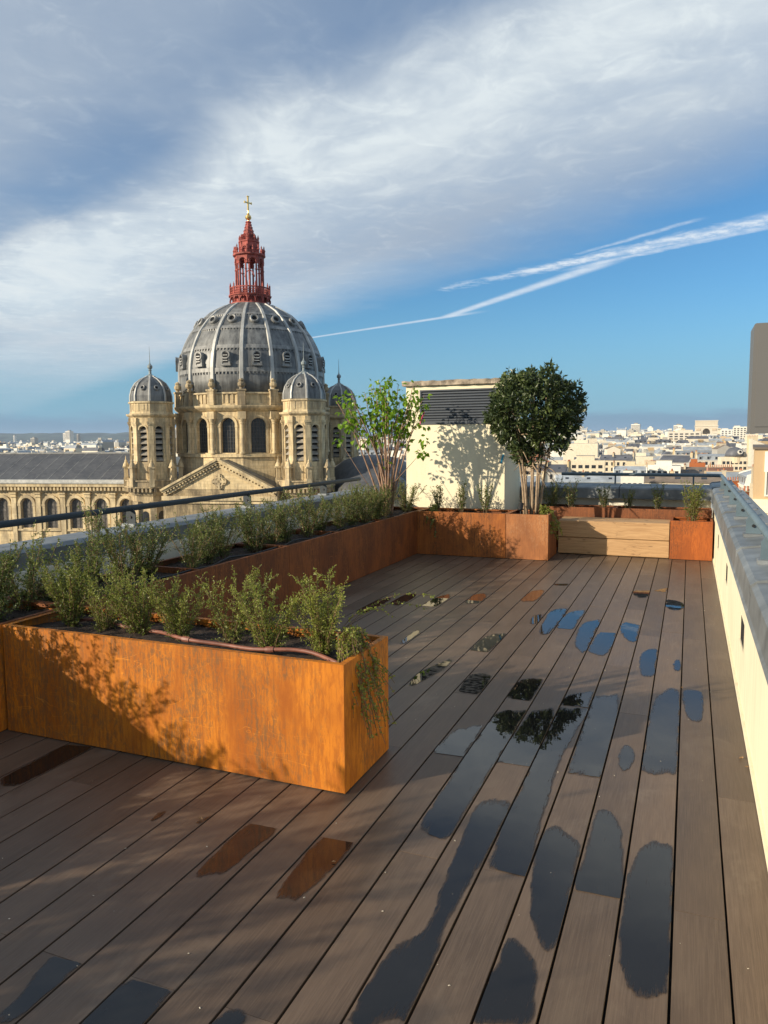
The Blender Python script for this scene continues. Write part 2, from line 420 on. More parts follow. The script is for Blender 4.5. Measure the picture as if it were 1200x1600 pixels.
# ------------------------------------------------------------------ geometry helpers
class M:
    """collects plain geometry; build() links it as ONE mesh object"""
    def __init__(self): self.v = []; self.f = []; self.mi = []; self.T = None; self.cur = 0
    def add(self, vs, fs):
        o = len(self.v)
        if self.T is not None: vs = [tuple(self.T @ Vector(p)) for p in vs]
        self.v.extend(vs); self.f.extend(tuple(i + o for i in f) for f in fs); self.mi.extend([self.cur] * len(fs))
        return self
    def box(self, x0, x1, y0, y1, z0, z1):
        return self.add([(x0, y0, z0), (x1, y0, z0), (x1, y1, z0), (x0, y1, z0), (x0, y0, z1), (x1, y0, z1), (x1, y1, z1), (x0, y1, z1)],
                        [(0, 3, 2, 1), (4, 5, 6, 7), (0, 1, 5, 4), (1, 2, 6, 5), (2, 3, 7, 6), (3, 0, 4, 7)])
    def cbox(self, x0, x1, y0, y1, z0, z1, c):
        """board along y with its two long top edges eased"""
        v = []
        for y in (y0, y1): v += [(x0, y, z0), (x1, y, z0), (x1, y, z1 - c), (x1 - c, y, z1), (x0 + c, y, z1), (x0, y, z1 - c)]
        return self.add(v, [(0, 1, 2, 3, 4, 5), (11, 10, 9, 8, 7, 6)] + [(i, i + 6, (i + 1) % 6 + 6, (i + 1) % 6) for i in range(6)])
    def lathe(self, prof, n, a0=0.0, cap=True, sx=1.0, sy=1.0):
        v = []; f = []
        for r, z in prof:
            for i in range(n):
                a = a0 + 2 * pi * i / n
                v.append((r * cos(a) * sx, r * sin(a) * sy, z))
        for k in range(len(prof) - 1):
            for i in range(n):
                j = (i + 1) % n
                f.append((k * n + i, k * n + j, (k + 1) * n + j, (k + 1) * n + i))
        if cap:
            f.append(tuple(range(n - 1, -1, -1))); f.append(tuple(range((len(prof) - 1) * n, len(prof) * n)))
        return self.add(v, f)
    def tube(self, pts, rad, n=6, cap=True):
        pts = [Vector(p) for p in pts]; v = []; f = []
        up = Vector((0, 0, 1)) if abs((pts[1] - pts[0]).normalized().z) < 0.95 else Vector((1, 0, 0))
        for k, p in enumerate(pts):
            t = (pts[min(k + 1, len(pts) - 1)] - pts[max(k - 1, 0)]).normalized()
            a = t.cross(up)
            if a.length < 1e-4: a = t.cross(Vector((0, 1, 0)))
            a.normalize(); b = a.cross(t)
            r = rad[k] if isinstance(rad, (list, tuple)) else rad
            for i in range(n):
                q = p + r * (cos(2 * pi * i / n) * a + sin(2 * pi * i / n) * b)
                v.append(tuple(q))
        for k in range(len(pts) - 1):
            for i in range(n):
                j = (i + 1) % n
                f.append((k * n + j, k * n + i, (k + 1) * n + i, (k + 1) * n + j))
        if cap:
            f.append(tuple(range(n))); f.append(tuple(range(len(pts) * n - 1, (len(pts) - 1) * n - 1, -1)))
        return self.add(v, f)
    def prism(self, poly, y0, y1):
        """polygon in x,z (counter-clockwise seen from -y) extruded along y"""
        n = len(poly)
        v = [(x, y0, z) for x, z in poly] + [(x, y1, z) for x, z in poly]
        tri = tessellate_polygon([[Vector((x, z, 0)) for x, z in poly]])
        f = []
        for t in tri:
            a, b, c = t
            if (poly[b][0] - poly[a][0]) * (poly[c][1] - poly[a][1]) - (poly[b][1] - poly[a][1]) * (poly[c][0] - poly[a][0]) < 0: a, c = c, a
            f.append((a, b, c)); f.append((c + n, b + n, a + n))
        ar = sum(poly[i][0] * poly[(i + 1) % n][1] - poly[(i + 1) % n][0] * poly[i][1] for i in range(n))
        for i in range(n):
            j = (i + 1) % n
            f.append((i, i + n, j + n, j) if ar > 0 else (j, j + n, i + n, i))
        return self.add(v, f)
    def panel(self, x0, x1, z0, z1, holes, depth):
        """wall face at y=0 (facing -y) with holes (lists of x,z) whose reveals go back to y=depth"""
        outer = [(x0, z0), (x1, z0), (x1, z1), (x0, z1)]
        loops = [outer] + holes
        flat = [p for l in loops for p in l]
        tri = tessellate_polygon([[Vector((x, z, 0)) for x, z in l] for l in loops])
        v = [(x, 0, z) for x, z in flat]; f = []
        for a, b, c in tri:
            A, B, C_ = flat[a], flat[b], flat[c]
            if (B[0] - A[0]) * (C_[1] - A[1]) - (B[1] - A[1]) * (C_[0] - A[0]) < 0: a, c = c, a
            f.append((a, b, c))
        for h in holes:
            o = len(v); n = len(h)
            v += [(x, 0, z) for x, z in h] + [(x, depth, z) for x, z in h]
            for i in range(n):
                j = (i + 1) % n
                f.append((o + i, o + j, o + n + j, o + n + i))
        return self.add(v, f)
    def mesh(self, name, mat=None, smooth=False):
        me = bpy.data.meshes.new(name); me.from_pydata(self.v, [], self.f)
        if mat is not None:
            for x in (mat if isinstance(mat, list) else [mat]): me.materials.append(x)
            if isinstance(mat, list): me.polygons.foreach_set('material_index', self.mi)
        if smooth:
            me.polygons.foreach_set('use_smooth', [True] * len(me.polygons))
            if smooth != 'all': me.set_sharp_from_angle(angle=radians(40))
        me.update(); return me
    def build(self, name, mat, parent=None, loc=(0, 0, 0), rz=0.0, smooth=False):
        return obj(name, self.mesh(name, mat, smooth), parent, loc, rz)

def obj(name, me, parent=None, loc=(0, 0, 0), rz=0.0, rot=None, scale=None):
    o = bpy.data.objects.new(name, me); COL.objects.link(o)
    o.location = loc; o.rotation_euler = rot if rot else (0, 0, rz)
    if scale: o.scale = scale
    if parent is not None: o.parent = parent
    return o

def thing(name, label, cat, loc=(0, 0, 0), rz=0.0, group=None, scale=None):
    o = obj(name, None, None, loc, rz, scale=scale); o.empty_display_size = 0.2
    return tag(o, label, cat, group)

def tag(o, label, cat, group=None):
    o['label'] = label; o['category'] = cat
    if group: o['group'] = group
    return o

def kind(o, k): o['kind'] = k; return o

def dup(o, parent=None, loc=None, rz=None, scale=None):
    """copy of an object with copies of all its children"""
    c = o.copy(); COL.objects.link(c)
    if parent is not None: c.parent = parent
    if loc is not None: c.location = loc
    if rz is not None: c.rotation_euler = (0, 0, rz)
    if scale is not None: c.scale = scale
    for ch in list(o.children): dup(ch, c)
    return c

def arch(cx, zs, w, zspring, n=10):
    """arched outline, counter-clockwise, sill at zs, half-round above zspring"""
    r = w / 2
    return [(cx - r, zs), (cx + r, zs)] + [(cx + r * cos(pi * i / n), zspring + r * sin(pi * i / n)) for i in range(n + 1)]

def Tz(a, loc=(0, 0, 0)): return Matrix.Translation(loc) @ Matrix.Rotation(a, 4, 'Z')

def V(r, d, z=0.0):
    """metres to the right of / ahead of the viewpoint -> world"""
    return (r * cos(YAW) - d * sin(YAW), r * sin(YAW) + d * cos(YAW), z)

# ------------------------------------------------------------------ terrain, hills
def terrain_z(r, d):
    t = min(1, max(0, (d - 500) / 1000)) ; t = t * t * (3 - 2 * t)
    k = min(1, max(0, (r / max(d, 1) + 0.10) / 0.3)); k = k * k * (3 - 2 * k)
    return -36 + 21 * t * k

def build_terrain():
    m = M(); rs = [-9000, -5000, -3000, -1800, -1000, -600, -300, -150, -60, 0, 60, 150, 300, 450, 600, 900, 1300, 1900, 3000, 5000, 9000]
    ds = [-9000, -3000, -800, -200, 0, 100, 250, 500, 700, 900, 1100, 1300, 1500, 1800, 2500, 4000, 6500, 9000]
    vs = [V(r, d, terrain_z(r, d)) for d in ds for r in rs]; n = len(rs)
    fs = [(j * n + i, j * n + i + 1, (j + 1) * n + i + 1, (j + 1) * n + i) for j in range(len(ds) - 1) for i in range(n - 1)]
    m.add(vs, fs)
    kind(m.build('ground', mat_plain('city_ground', (0.11, 0.11, 0.10), 0.9, 0, 0.4, 0.02)), 'structure')
    hm = mat_plain('wooded_hill', (0.055, 0.075, 0.055), 0.9, 0, 0.6, 0.006)
    for nm, r0, r1, d0, hgt, sd in (('wooded_hills', -6500, -900, 7300, 112, 1), ('wooded_ridge', -900, 5200, 7800, 66, 7)):
        m = M(); n = 130; vs = []
        for k in range(n + 1):
            r = r0 + (r1 - r0) * k / n
            e = min(1, k / 14, (n - k) / 14)
            h = (hgt * (0.78 + 0.30 * noise.noise((r * 0.0011, sd, 0)) + 0.09 * noise.noise((r * 0.006, sd, 3)) + 0.05 * noise.noise((r * 0.03, sd, 5))) ) * (0.35 + 0.65 * e)
            for q, (dd, fz) in enumerate(((0, -0.3), (250, 0.45), (500, 0.8), (800, 1.0), (1300, 0.6), (1900, -0.3))):
                vs.append(V(r, d0 + dd, -28 + (h + 28) * fz + (0 if q in (0, 5) else 5 * noise.noise((r * 0.02, dd, sd)))))
        fs = [(k * 6 + q, (k + 1) * 6 + q, (k + 1) * 6 + q + 1, k * 6 + q + 1) for k in range(n) for q in range(5)]
        m.add(vs, fs); kind(m.build(nm, hm, smooth='all'), 'structure')
build_terrain()

# ------------------------------------------------------------------ the church
CHD, CHR = 135.5, -23.4
CH_ROT = YAW - radians(9.0)
def build_church():
    church = thing('church', 'domed stone church with grey ribbed dome, red lantern and corner turrets beyond the terrace', 'church', V(CHR, CHD, 0), CH_ROT)
    st, tr, ld = MT['stone'], MT['stone_trim'], MT['lead']
    NS = 16; FA = 2 * pi / NS
    FRONT = -pi / 2                                  # local -y faces the terrace; a facet centre lies on it
    # body blocks below the drum: crossing, transept, nave, choir
    m = M(); m.box(-11.5, 11.5, -11.5, 13, -30, -7.0)
    m.box(-9.6, 9.6, -17.0, -11.5, -30, -6.2)
    m.build('crossing_wall', MT['stone_dark'], church)
    m = M(); m.lathe([(13.1, -7.0), (13.1, -1.3), (13.45, -1.25), (13.45, -0.75), (12.75, -0.7)], NS, FRONT + FA / 2); m.build('drum_base', st, church)
    # drum with sixteen arched openings
    R = 12.6; wd = 2 * R * math.tan(FA / 2)
    m = M()
    for k in range(NS):
        a = k * FA
        m.T = Tz(a) @ Matrix.Translation((0, -R, 0))
        m.panel(-wd / 2, wd / 2, -0.7, 6.2, [arch(0, -0.55, 2.35, 3.95, 12)], 0.75)
    m.T = None
    m.build('drum_wall', st, church)
    # archivolts, imposts
    ao = arch(0, 0, 3.3, 3.95, 12)[2:]; ai = arch(0, 0, 2.5, 3.95, 12)[2:]
    am = M(); n = len(ao)
    vs = [(x, -0.16, z) for x, z in ao] + [(x, -0.16, z) for x, z in ai] + [(x, 0.0, z) for x, z in ao]
    am.add(vs, [(i, i + 1, n + i + 1, n + i) for i in range(n - 1)] + [(i + 1, i, 2 * n + i, 2 * n + i + 1) for i in range(n - 1)])
    for s in (-1, 1): am.box(min(s * 1.22, s * 1.68), max(s * 1.22, s * 1.68), -0.2, 0.02, 3.6, 3.95); am.box(min(s * 1.25, s * 1.62), max(s * 1.25, s * 1.62), -0.12, 0.02, -0.6, 3.6)
    ame = am.mesh('arch_surround', tr)
    gm = M(); gm.prism(arch(0, -0.55, 2.33, 3.95, 12), 0.55, 0.6); gme = gm.mesh('window', MT['glass_dark'])
    im = M()
    for x in (-0.72, -0.24, 0.24, 0.72): im.box(x - 0.035, x + 0.035, 0.47, 0.55, -0.5, 4.6 if abs(x) > .5 else 5.0)
    for z in [0.1 + 0.6 * q for q in range(8)]: im.box(-1.1, 1.1, 0.49, 0.53, z, z + 0.05)
    ime = im.mesh('glazing_bars', MT['iron'])
    col = M(); col.box(-0.62, 0.62, -0.34, 0.3, -0.7, -0.1); col.box(-0.55, 0.55, -0.22, 0.3, -0.1, 4.2)
    col.T = Matrix.Translation((0, -0.32, 0)); col.lathe([(0.5, -0.7), (0.5, -0.45), (0.40, -0.35), (0.36, 4.1), (0.46, 4.2), (0.40, 4.35), (0.62, 4.95), (0.62, 5.05)], 10); col.T = None
    col.box(-0.68, 0.68, -0.9, 0.3, 4.95, 5.12)
    col.box(-0.66, 0.66, -0.86, 0.3, 5.12, 6.15)
    cme = col.mesh('column', tr, True)
    for k in range(NS):
        a = k * FA
        p = Tz(a) @ Vector((0, -R, 0))
        obj('arch_surround', ame, church, p, a)
        w = obj('window', gme, church, p, a); obj('glazing_bars', ime, w)
        p = Tz(a + FA / 2) @ Vector((0, -R / cos(FA / 2) - 0.02, 0))
        obj('column', cme, church, p, a + FA / 2)
    m = M(); m.lathe([(12.9, 6.15), (13.2, 6.3), (13.75, 6.75), (13.85, 7.0), (13.85, 7.15), (12.9, 7.2)], NS, FRONT + FA / 2)
    m.build('drum_cornice', tr, church)
    m = M(); m.lathe([(12.95, 7.2), (12.95, 7.45), (12.75, 7.5), (12.75, 9.0), (13.1, 9.05), (13.1, 9.3), (12.4, 9.32)], NS, FRONT + FA / 2)
    for k in range(NS):
        m.T = Tz(k * FA) @ Matrix.Translation((0, -12.75 * cos(FA / 2), 0))
        for q in range(5): m.box(-1.9 + q * 0.86, -1.9 + q * 0.86 + 0.36, -0.16, 0.0, 7.5, 9.0)
    m.T = None
    m.build('attic_parapet', tr, church)
    # pedestals with carved urns at the rib feet
    pm = M(); pm.box(-0.62, 0.62, -0.62, 0.5, 7.2, 9.5); pm.box(-0.75, 0.75, -0.75, 0.5, 9.5, 9.75)
    pm.T = Matrix.Translation((0, -0.1, 0)); pm.lathe([(0.35, 9.75), (0.28, 10.0), (0.6, 10.3), (0.62, 10.7), (0.4, 10.95), (0.5, 11.2), (0.15, 11.5)], 8); pm.T = None
    pme = pm.mesh('urn_pedestal', MT['stone_dark'])
    for k in range(NS):
        a = k * FA + FA / 2
        obj('urn_pedestal', pme, church, Tz(a) @ Vector((0, -12.95, 0)), a)
    # dome
    prof = [(12.55, 9.3), (12.62, 11.5), (12.55, 14.0), (12.2, 16.0), (11.5, 18.0), (10.5, 20.0), (9.0, 22.0), (7.0, 23.9), (5.0, 25.1), (3.6, 25.75)]
    def rad(z):
        for (r0, z0), (r1, z1) in zip(prof, prof[1:]):
            if z0 <= z <= z1: return r0 + (r1 - r0) * (z - z0) / (z1 - z0)
        return prof[-1][0]
    m = M(); m.lathe(prof, 64, FRONT + FA / 2); dome = m.build('dome', ld, church, smooth='all'); dome.location.z = 0.15; dome.scale.z = 0.973
    for z0, z1 in ((12.75, 13.5), (16.7, 17.4), (20.2, 20.85), (22.9, 23.35)):
        m = M(); m.lathe([(rad(z0) + 0.02, z0), (rad(z0) + 0.14, z0 + 0.05), (rad(z1) + 0.14, z1 - 0.05), (rad(z1) + 0.02, z1)], 64, FRONT + FA / 2, cap=False)
        for q in range(128):
            m.T = Tz(q * 2 * pi / 128) @ Matrix.Translation((0, -rad(z0) - 0.14, 0)); m.box(-0.1, 0.1, -0.05, 0.04, z0 - 0.28, z0 + 0.05)
        m.T = None
        m.build('dome_band', MT['lead_band'], dome)
    rm = M(); vs = []; fs = []
    zs = [9.6 + (25.5 - 9.6) * q / 20 for q in range(21)]
    for q, z in enumerate(zs):
        r = rad(z); w = 0.42 - 0.16 * q / 20
        vs += [(-w, -r - 0.02, z), (-w * 0.7, -r - 0.32, z + 0.05), (w * 0.7, -r - 0.32, z + 0.05), (w, -r - 0.02, z)]
    for q in range(20):
        for i in range(3): fs.append((q * 4 + i, q * 4 + i + 1, q * 4 + 5 + i, q * 4 + 4 + i))
    rm.add(vs, fs); rme = rm.mesh('rib', MT['lead_light'])
    dm = M()
    dm.prism([(-0.62, 14.0), (0.62, 14.0), (0.62, 15.6)] + [(0.62 * cos(pi * i / 8), 15.6 + 0.62 * sin(pi * i / 8)) for i in range(1, 9)], -0.75, 0.7)
    dm.box(-0.85, 0.85, -0.85, 0.1, 13.75, 14.0); dm.box(-0.8, -0.5, -0.85, 0.2, 14.0, 14.4); dm.box(0.5, 0.8, -0.85, 0.2, 14.0, 14.4)
    dm.T = Matrix.Translation((0, -0.8, 15.55)) @ Matrix.Rotation(pi / 2, 4, 'X'); dm.lathe([(0.55, -0.1), (0.74, -0.1), (0.74, 0.05), (0.55, 0.05)], 14, cap=False); dm.T = None
    dme = dm.mesh('dormer', MT['lead_band'])
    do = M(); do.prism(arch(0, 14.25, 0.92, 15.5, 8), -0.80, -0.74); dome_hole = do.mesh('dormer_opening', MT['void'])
    ds = M()
    for z in (14.5, 14.95, 15.4): ds.box(-0.4, 0.4, -0.9, -0.8, z, z + 0.12)
    dsm = ds.mesh('dormer_louver', MT['lead_light'])
    om = M(); om.T = Matrix.Rotation(pi / 2, 4, 'X'); om.lathe([(0.42, -0.3), (0.80, -0.2), (0.80, 0.35), (0.64, 0.48), (0.46, 0.42), (0.42, 0.12)], 14, cap=False); ome = om.mesh('oculus', MT['lead_band'])
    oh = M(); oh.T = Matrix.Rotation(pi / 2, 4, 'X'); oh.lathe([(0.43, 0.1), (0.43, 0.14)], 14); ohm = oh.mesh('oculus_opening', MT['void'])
    for k in range(NS):
        a = k * FA
        obj('rib', rme, dome, (0, 0, 0), a + FA / 2)
        p = Tz(a) @ Vector((0, -rad(15.2) + 0.1, 0))
        obj('dormer', dme, dome, p, a); obj('dormer_opening', dome_hole, dome, p, a); obj('dormer_louver', dsm, dome, p, a)
        p = Tz(a) @ Vector((0, -rad(21.9) - 0.12, 21.9))
        obj('oculus', ome, dome, p, 0, (radians(-28), 0, a)); obj('oculus_opening', ohm, dome, p, 0, (radians(-28), 0, a))
    # lantern
    red = MT['red']
    m = M(); m.lathe([(3.7, 25.6), (3.55, 25.95), (2.9, 26.0), (2.75, 26.3), (2.75, 27.15)], 16, cap=True)
    lan = m.build('lantern', red, church); lan.location.z = 0.79; lan.scale.z = 0.948
    m = M()
    for k in range(16):
        m.T = Tz(k * FA)
        m.prism([(-0.12, 25.9), (0.12, 25.9), (0.14, 27.2), (-0.14, 27.2)], -2.95, -2.7)
        m.prism([(-0.66, 27.2), (-0.66, 26.55)] + [(0.52 * cos(pi - pi * i / 6), 26.55 + 0.52 * sin(pi * i / 6)) for i in range(7)] + [(0.66, 26.55), (0.66, 27.2)], -3.5, -3.3)
        m.box(-0.08, 0.08, -3.5, -2.7, 26.9, 27.2)
        m.lathe([(0.0, 26.3)] * 0 + [(0.05, 26.2), (0.1, 26.5)], 5) if False else None
        m.box(0.58, 0.74, -3.58, -3.38, 26.0, 26.6)
    m.T = None
    m.build('lantern_corbels', red, lan)
    m = M(); m.lathe([(2.4, 27.15), (3.75, 27.2), (3.8, 27.4), (3.5, 27.45), (2.0, 27.46)], 16, FA / 2)
    m.lathe([(3.48, 28.55), (3.58, 28.6), (3.58, 28.75), (3.4, 28.76), (3.4, 28.55)], 16, FA / 2, cap=False)
    for k in range(16):
        m.T = Tz(k * FA) @ Matrix.Translation((0, -3.42, 0))
        m.box(-0.72, -0.58, -0.12, 0.1, 27.4, 29.3); m.box(-0.69, -0.61, -0.05, 0.03, 29.3, 29.6)
        for q in range(4): m.box(-0.45 + 0.28 * q, -0.37 + 0.28 * q, -0.03, 0.05, 27.4, 28.6)
        for z in (27.75, 28.15): m.box(-0.6, 0.6, -0.02, 0.04, z, z + 0.1)
    m.T = None
    m.build('lantern_balustrade', red, lan)
    cm = M(); cm.lathe([(0.26, 27.4), (0.26, 28.6), (0.17, 28.75), (0.145, 33.0), (0.24, 33.1), (0.18, 33.25), (0.28, 33.6)], 8)
    cm.box(-0.2, 0.2, -0.2, 0.2, 31.9, 32.05)
    cme2 = cm.mesh('lantern_column', red)
    for k in range(8):
        a = k * pi / 4 + radians(11)
        for da, rr in ((-0.13, 2.35), (0.13, 2.35)):
            obj('lantern_column', cme2, lan, (rr * cos(a + da), rr * sin(a + da), 0), a)
    m = M(); m.lathe([(0.22, 27.4), (0.2, 33.4)], 8); m.tube([(0.9, 0, 31.0), (0.6, 0, 31.9), (0.0, 0, 32.3), (-0.6, 0, 31.9), (-0.9, 0, 31.0)], 0.1); m.build('central_post', red, lan)
    # arcade heads
    m = M(); 
    for k in range(8):
        a = k * pi / 4 + radians(11) + pi / 8 + pi / 2
        m.T = Tz(a)
        hw = 0.95
        m.prism([(-hw, 34.4), (-hw, 33.0), (-0.62, 33.0)] + [(0.62 * cos(pi - pi * i / 8), 33.4 + 0.62 * sin(pi * i / 8)) for i in range(9)] + [(0.62, 33.0), (hw, 33.0), (hw, 34.4)], -2.40, -2.15)
    m.T = None
    m.lathe([(2.45, 34.4), (2.85, 34.6), (2.85, 34.85), (2.5, 34.9), (1.4, 35.0)], 16)
    m.build('lantern_arcade', red, lan)
    pmn = M(); pmn.lathe([(0.22, 34.8), (0.2, 35.4), (0.3, 35.5), (0.1, 36.0), (0.13, 36.15), (0.02, 36.5)], 6)
    pmne = pmn.mesh('lantern_pinnacle', red)
    sp2 = M(); sp2.lathe([(0.16, 37.2), (0.15, 37.7), (0.22, 37.8), (0.02, 38.5)], 6); sp2e = sp2.mesh('lantern_pinnacle_small', red)
    for k in range(8):
        a = k * pi / 4 + radians(11)
        obj('lantern_pinnacle', pmne, lan, (2.6 * cos(a), 2.6 * sin(a), 0)); obj('lantern_pinnacle', pmne, lan, (2.45 * cos(a + pi / 8), 2.45 * sin(a + pi / 8), -0.15))
        obj('lantern_pinnacle_small', sp2e, lan, (1.62 * cos(a), 1.62 * sin(a), 0))
    m = M()
    for k in range(8):
        a = k * pi / 4 + radians(11) + pi / 8 + pi / 2
        m.T = Tz(a) @ Matrix.Translation((0, -1.55, 0))
        ring = [(0.34 * cos(2 * pi * i / 10), 35.95 + 0.34 * sin(2 * pi * i / 10)) for i in range(10)]
        m.panel(-0.65, 0.65, 34.9, 37.0, [ring], 0.2)
        m.box(-0.68, -0.54, -0.12, 0.1, 34.9, 37.2)
        m.box(-0.03, 0.03, 0.02, 0.1, 35.6, 36.3); m.box(-0.34, 0.34, 0.02, 0.1, 35.92, 35.98)
    m.T = None
    m.lathe([(1.6, 36.95), (1.85, 37.1), (1.85, 37.3), (1.4, 37.35)], 8, radians(11))
    m.lathe([(0.9, 35.0), (0.9, 36.9)], 8)
    m.build('lantern_stage', red, lan)
    m = M(); m.lathe([(1.25, 37.3), (1.1, 38.2), (0.42, 40.6), (0.55, 40.7), (0.5, 40.9), (0.3, 41.0)], 8, radians(11))
    for k in range(8):
        a = k * pi / 4 + radians(11)
        for z in (38.0, 38.6, 39.2, 39.8, 40.3):
            r = 1.18 - (z - 37.7) * 0.285 + 0.06
            m.T = Matrix.Translation((r * cos(a), r * sin(a), z)) @ Matrix.Rotation(a, 4, 'Z'); m.box(-0.09, 0.09, -0.06, 0.06, -0.09, 0.12)
        m.T = Tz(a + pi / 8 + pi / 2)
        for x in (-0.25, 0.0, 0.25): m.box(x - 0.05, x + 0.05, -1.22, -0.98, 37.5, 38.5)
    m.T = None
    m.build('spire', red, lan)
    m = M(); m.lathe([(0.22, 40.95), (0.2, 41.15), (0.5, 41.4), (0.56, 41.65), (0.48, 41.95), (0.2, 42.15), (0.26, 42.3), (0.13, 42.4), (0.11, 43.0)], 12)
    m.T = Tz(radians(54))
    m.box(-0.12, 0.12, -0.1, 0.1, 42.9, 45.4); m.box(-0.68, 0.68, -0.09, 0.09, 44.2, 44.4)
    for x in (-0.7, 0.7): m.box(x - 0.08, x + 0.08, -0.11, 0.11, 44.12, 44.48)
    m.box(-0.2, 0.2, -0.12, 0.12, 45.35, 45.5)
    m.T = None
    m.build('gilded_cross', MT['gold'], lan)
    # turrets
    def make_turret():
        t = obj('turret', None, church)
        ap = 3.25; hw = ap * math.tan(pi / 8)
        m = M()
        for k in range(8):
            m.T = Tz(k * pi / 4) @ Matrix.Translation((0, -ap, 0))
            m.panel(-hw, hw, -5.0, 5.2, [arch(0, -1.9, 1.25, 3.25, 8)], 0.55)
            m.box(-0.55, 0.55, -0.08, 0.0, -4.7, -2.6)
        m.T = None; m.build('turret_wall', st, t)
        m = M()
        for k in range(8):
            m.T = Tz(k * pi / 4) @ Matrix.Translation((0, -ap, 0))
            ao = arch(0, 0, 1.75, 3.25, 8)[2:]; ai = arch(0, 0, 1.3, 3.25, 8)[2:]; n = len(ao)
            m.add([(x, -0.12, z) for x, z in ao] + [(x, -0.12, z) for x, z in ai] + [(x, 0, z) for x, z in ao], [(i, i + 1, n + i + 1, n + i) for i in range(n - 1)] + [(i + 1, i, 2 * n + i, 2 * n + i + 1) for i in range(n - 1)])
            m.T = Tz(k * pi / 4 + pi / 8) @ Matrix.Translation((0, -ap / cos(pi / 8), 0))
            m.box(-0.42, 0.42, -0.12, 0.3, -2.3, 4.0); m.box(-0.5, 0.5, -0.2, 0.3, -2.6, -2.2); m.box(-0.48, 0.48, -0.2, 0.3, 4.0, 4.25); m.box(-0.56, 0.56, -0.3, 0.3, 4.25, 4.6); m.box(-0.44, 0.44, -0.15, 0.3, 4.6, 5.2); m.box(-0.5, 0.5, -0.2, 0.3, -5.0, -2.6)
        m.T = None; m.build('turret_pilasters', tr, t)
        m = M()
        for k in range(8):
            m.T = Tz(k * pi / 4) @ Matrix.Translation((0, -ap, 0))
            for q in range(6):
                z = -1.75 + q * 0.92
                m.add([(-0.62, 0.06, z), (0.62, 0.06, z), (0.62, 0.06, z + 0.12), (-0.62, 0.06, z + 0.12), (-0.62, 0.55, z + 0.5), (0.62, 0.55, z + 0.5), (0.62, 0.55, z + 0.62), (-0.62, 0.55, z + 0.62)],
                      [(0, 1, 2, 3), (3, 2, 6, 7), (0, 4, 5, 1), (1, 5, 6, 2), (0, 3, 7, 4)])
        m.T = None; kind(m.build('belfry_louvers', MT['louver_stone'], t), 'stuff')
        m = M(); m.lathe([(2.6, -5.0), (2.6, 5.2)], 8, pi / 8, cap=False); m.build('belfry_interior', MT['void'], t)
        m = M(); a8 = pi / 8 + pi / 2
        m.lathe([(3.5, 5.15), (3.6, 5.3), (4.0, 5.6), (4.05, 5.85), (3.5, 5.9), (3.4, 6.2), (3.4, 7.5), (3.62, 7.6), (3.62, 7.85), (3.2, 7.9)], 8, a8)
        for k in range(8):
            m.T = Tz(k * pi / 4) @ Matrix.Translation((0, -3.4 * cos(pi / 8), 0))
            m.box(-0.9, -0.62, -0.07, 0, 6.3, 7.5); m.box(0.62, 0.9, -0.07, 0, 6.3, 7.5); m.box(-0.3, 0.3, -0.05, 0, 6.5, 7.35)
        m.T = None; m.build('turret_cornice', tr, t)
        pr = [(3.3, 7.9), (3.28, 8.8), (3.0, 9.9), (2.4, 10.9), (1.5, 11.6), (0.8, 11.9), (0.6, 12.1)]
        m = M(); m.lathe(pr, 8, a8); m.build('turret_dome', ld, t, smooth=False)
        rr = M(); vs = []; fs = []
        for q, (r, z) in enumerate(pr):
            w = 0.2 - 0.1 * q / 6
            vs += [(-w, -r, z), (-w * 0.6, -r - 0.14, z + 0.04), (w * 0.6, -r - 0.14, z + 0.04), (w, -r, z)]
        for q in range(len(pr) - 1):
            for i in range(3): fs.append((q * 4 + i, q * 4 + i + 1, q * 4 + 5 + i, q * 4 + 4 + i))
        rr.add(vs, fs); rrm = rr.mesh('turret_rib', MT['lead_light'])
        for k in range(8): obj('turret_rib', rrm, t, (0, 0, 0), k * pi / 4 + pi / 8)
        for k in range(8):
            a = k * pi / 4; p = Tz(a) @ Vector((0, -2.72, 10.0))
            obj('turret_oculus', ome, t, p, 0, (radians(-25), 0, a), (0.55, 0.55, 0.55)); obj('turret_oculus_opening', ohm, t, p, 0, (radians(-25), 0, a), (0.55, 0.55, 0.55))
        m = M(); m.lathe([(0.85, 11.85), (0.55, 12.2), (0.25, 12.4), (0.2, 12.9), (0.32, 13.0), (0.18, 13.15), (0.42, 13.45), (0.42, 13.75), (0.12, 14.1), (0.06, 14.5), (0.02, 16.9)], 10)
        m.build('turret_finial', MT['finial'], t)
        # platform with parapet, corbel table and pinnacles
        m = M(); m.lathe([(3.6, -7.4), (4.0, -7.3), (4.35, -6.2), (4.75, -6.1), (4.75, -5.9), (4.5, -5.85), (4.5, -5.1), (4.7, -5.05), (4.7, -4.85), (4.2, -4.83), (3.3, -4.82)], 8, a8)
        for k in range(8):
            m.T = Tz(k * pi / 4)
            for q in range(5): m.box(-1.5 + q * 0.7, -1.5 + q * 0.7 + 0.32, -4.45, -3.6, -6.75, -6.15)
        m.T = None; m.build('turret_platform', MT['stone_dark'], t)
        pn = M(); pn.box(-0.42, 0.42, -0.42, 0.42, -5.9, -4.5); pn.box(-0.32, 0.32, -0.32, 0.32, -4.5, -2.9); pn.box(-0.5, 0.5, -0.5, 0.5, -2.9, -2.65)
        pn.lathe([(0.5, -2.65), (0.42, -2.3), (0.2, -1.9), (0.22, -1.75), (0.08, -1.5), (0.02, -0.9)], 8)
        pnm = pn.mesh('pinnacle', tr)
        for k in range(8):
            a = k * pi / 4 + pi / 8; p = Tz(a) @ Vector((0, -4.35, 0)); obj('pinnacle', pnm, t, p, a)
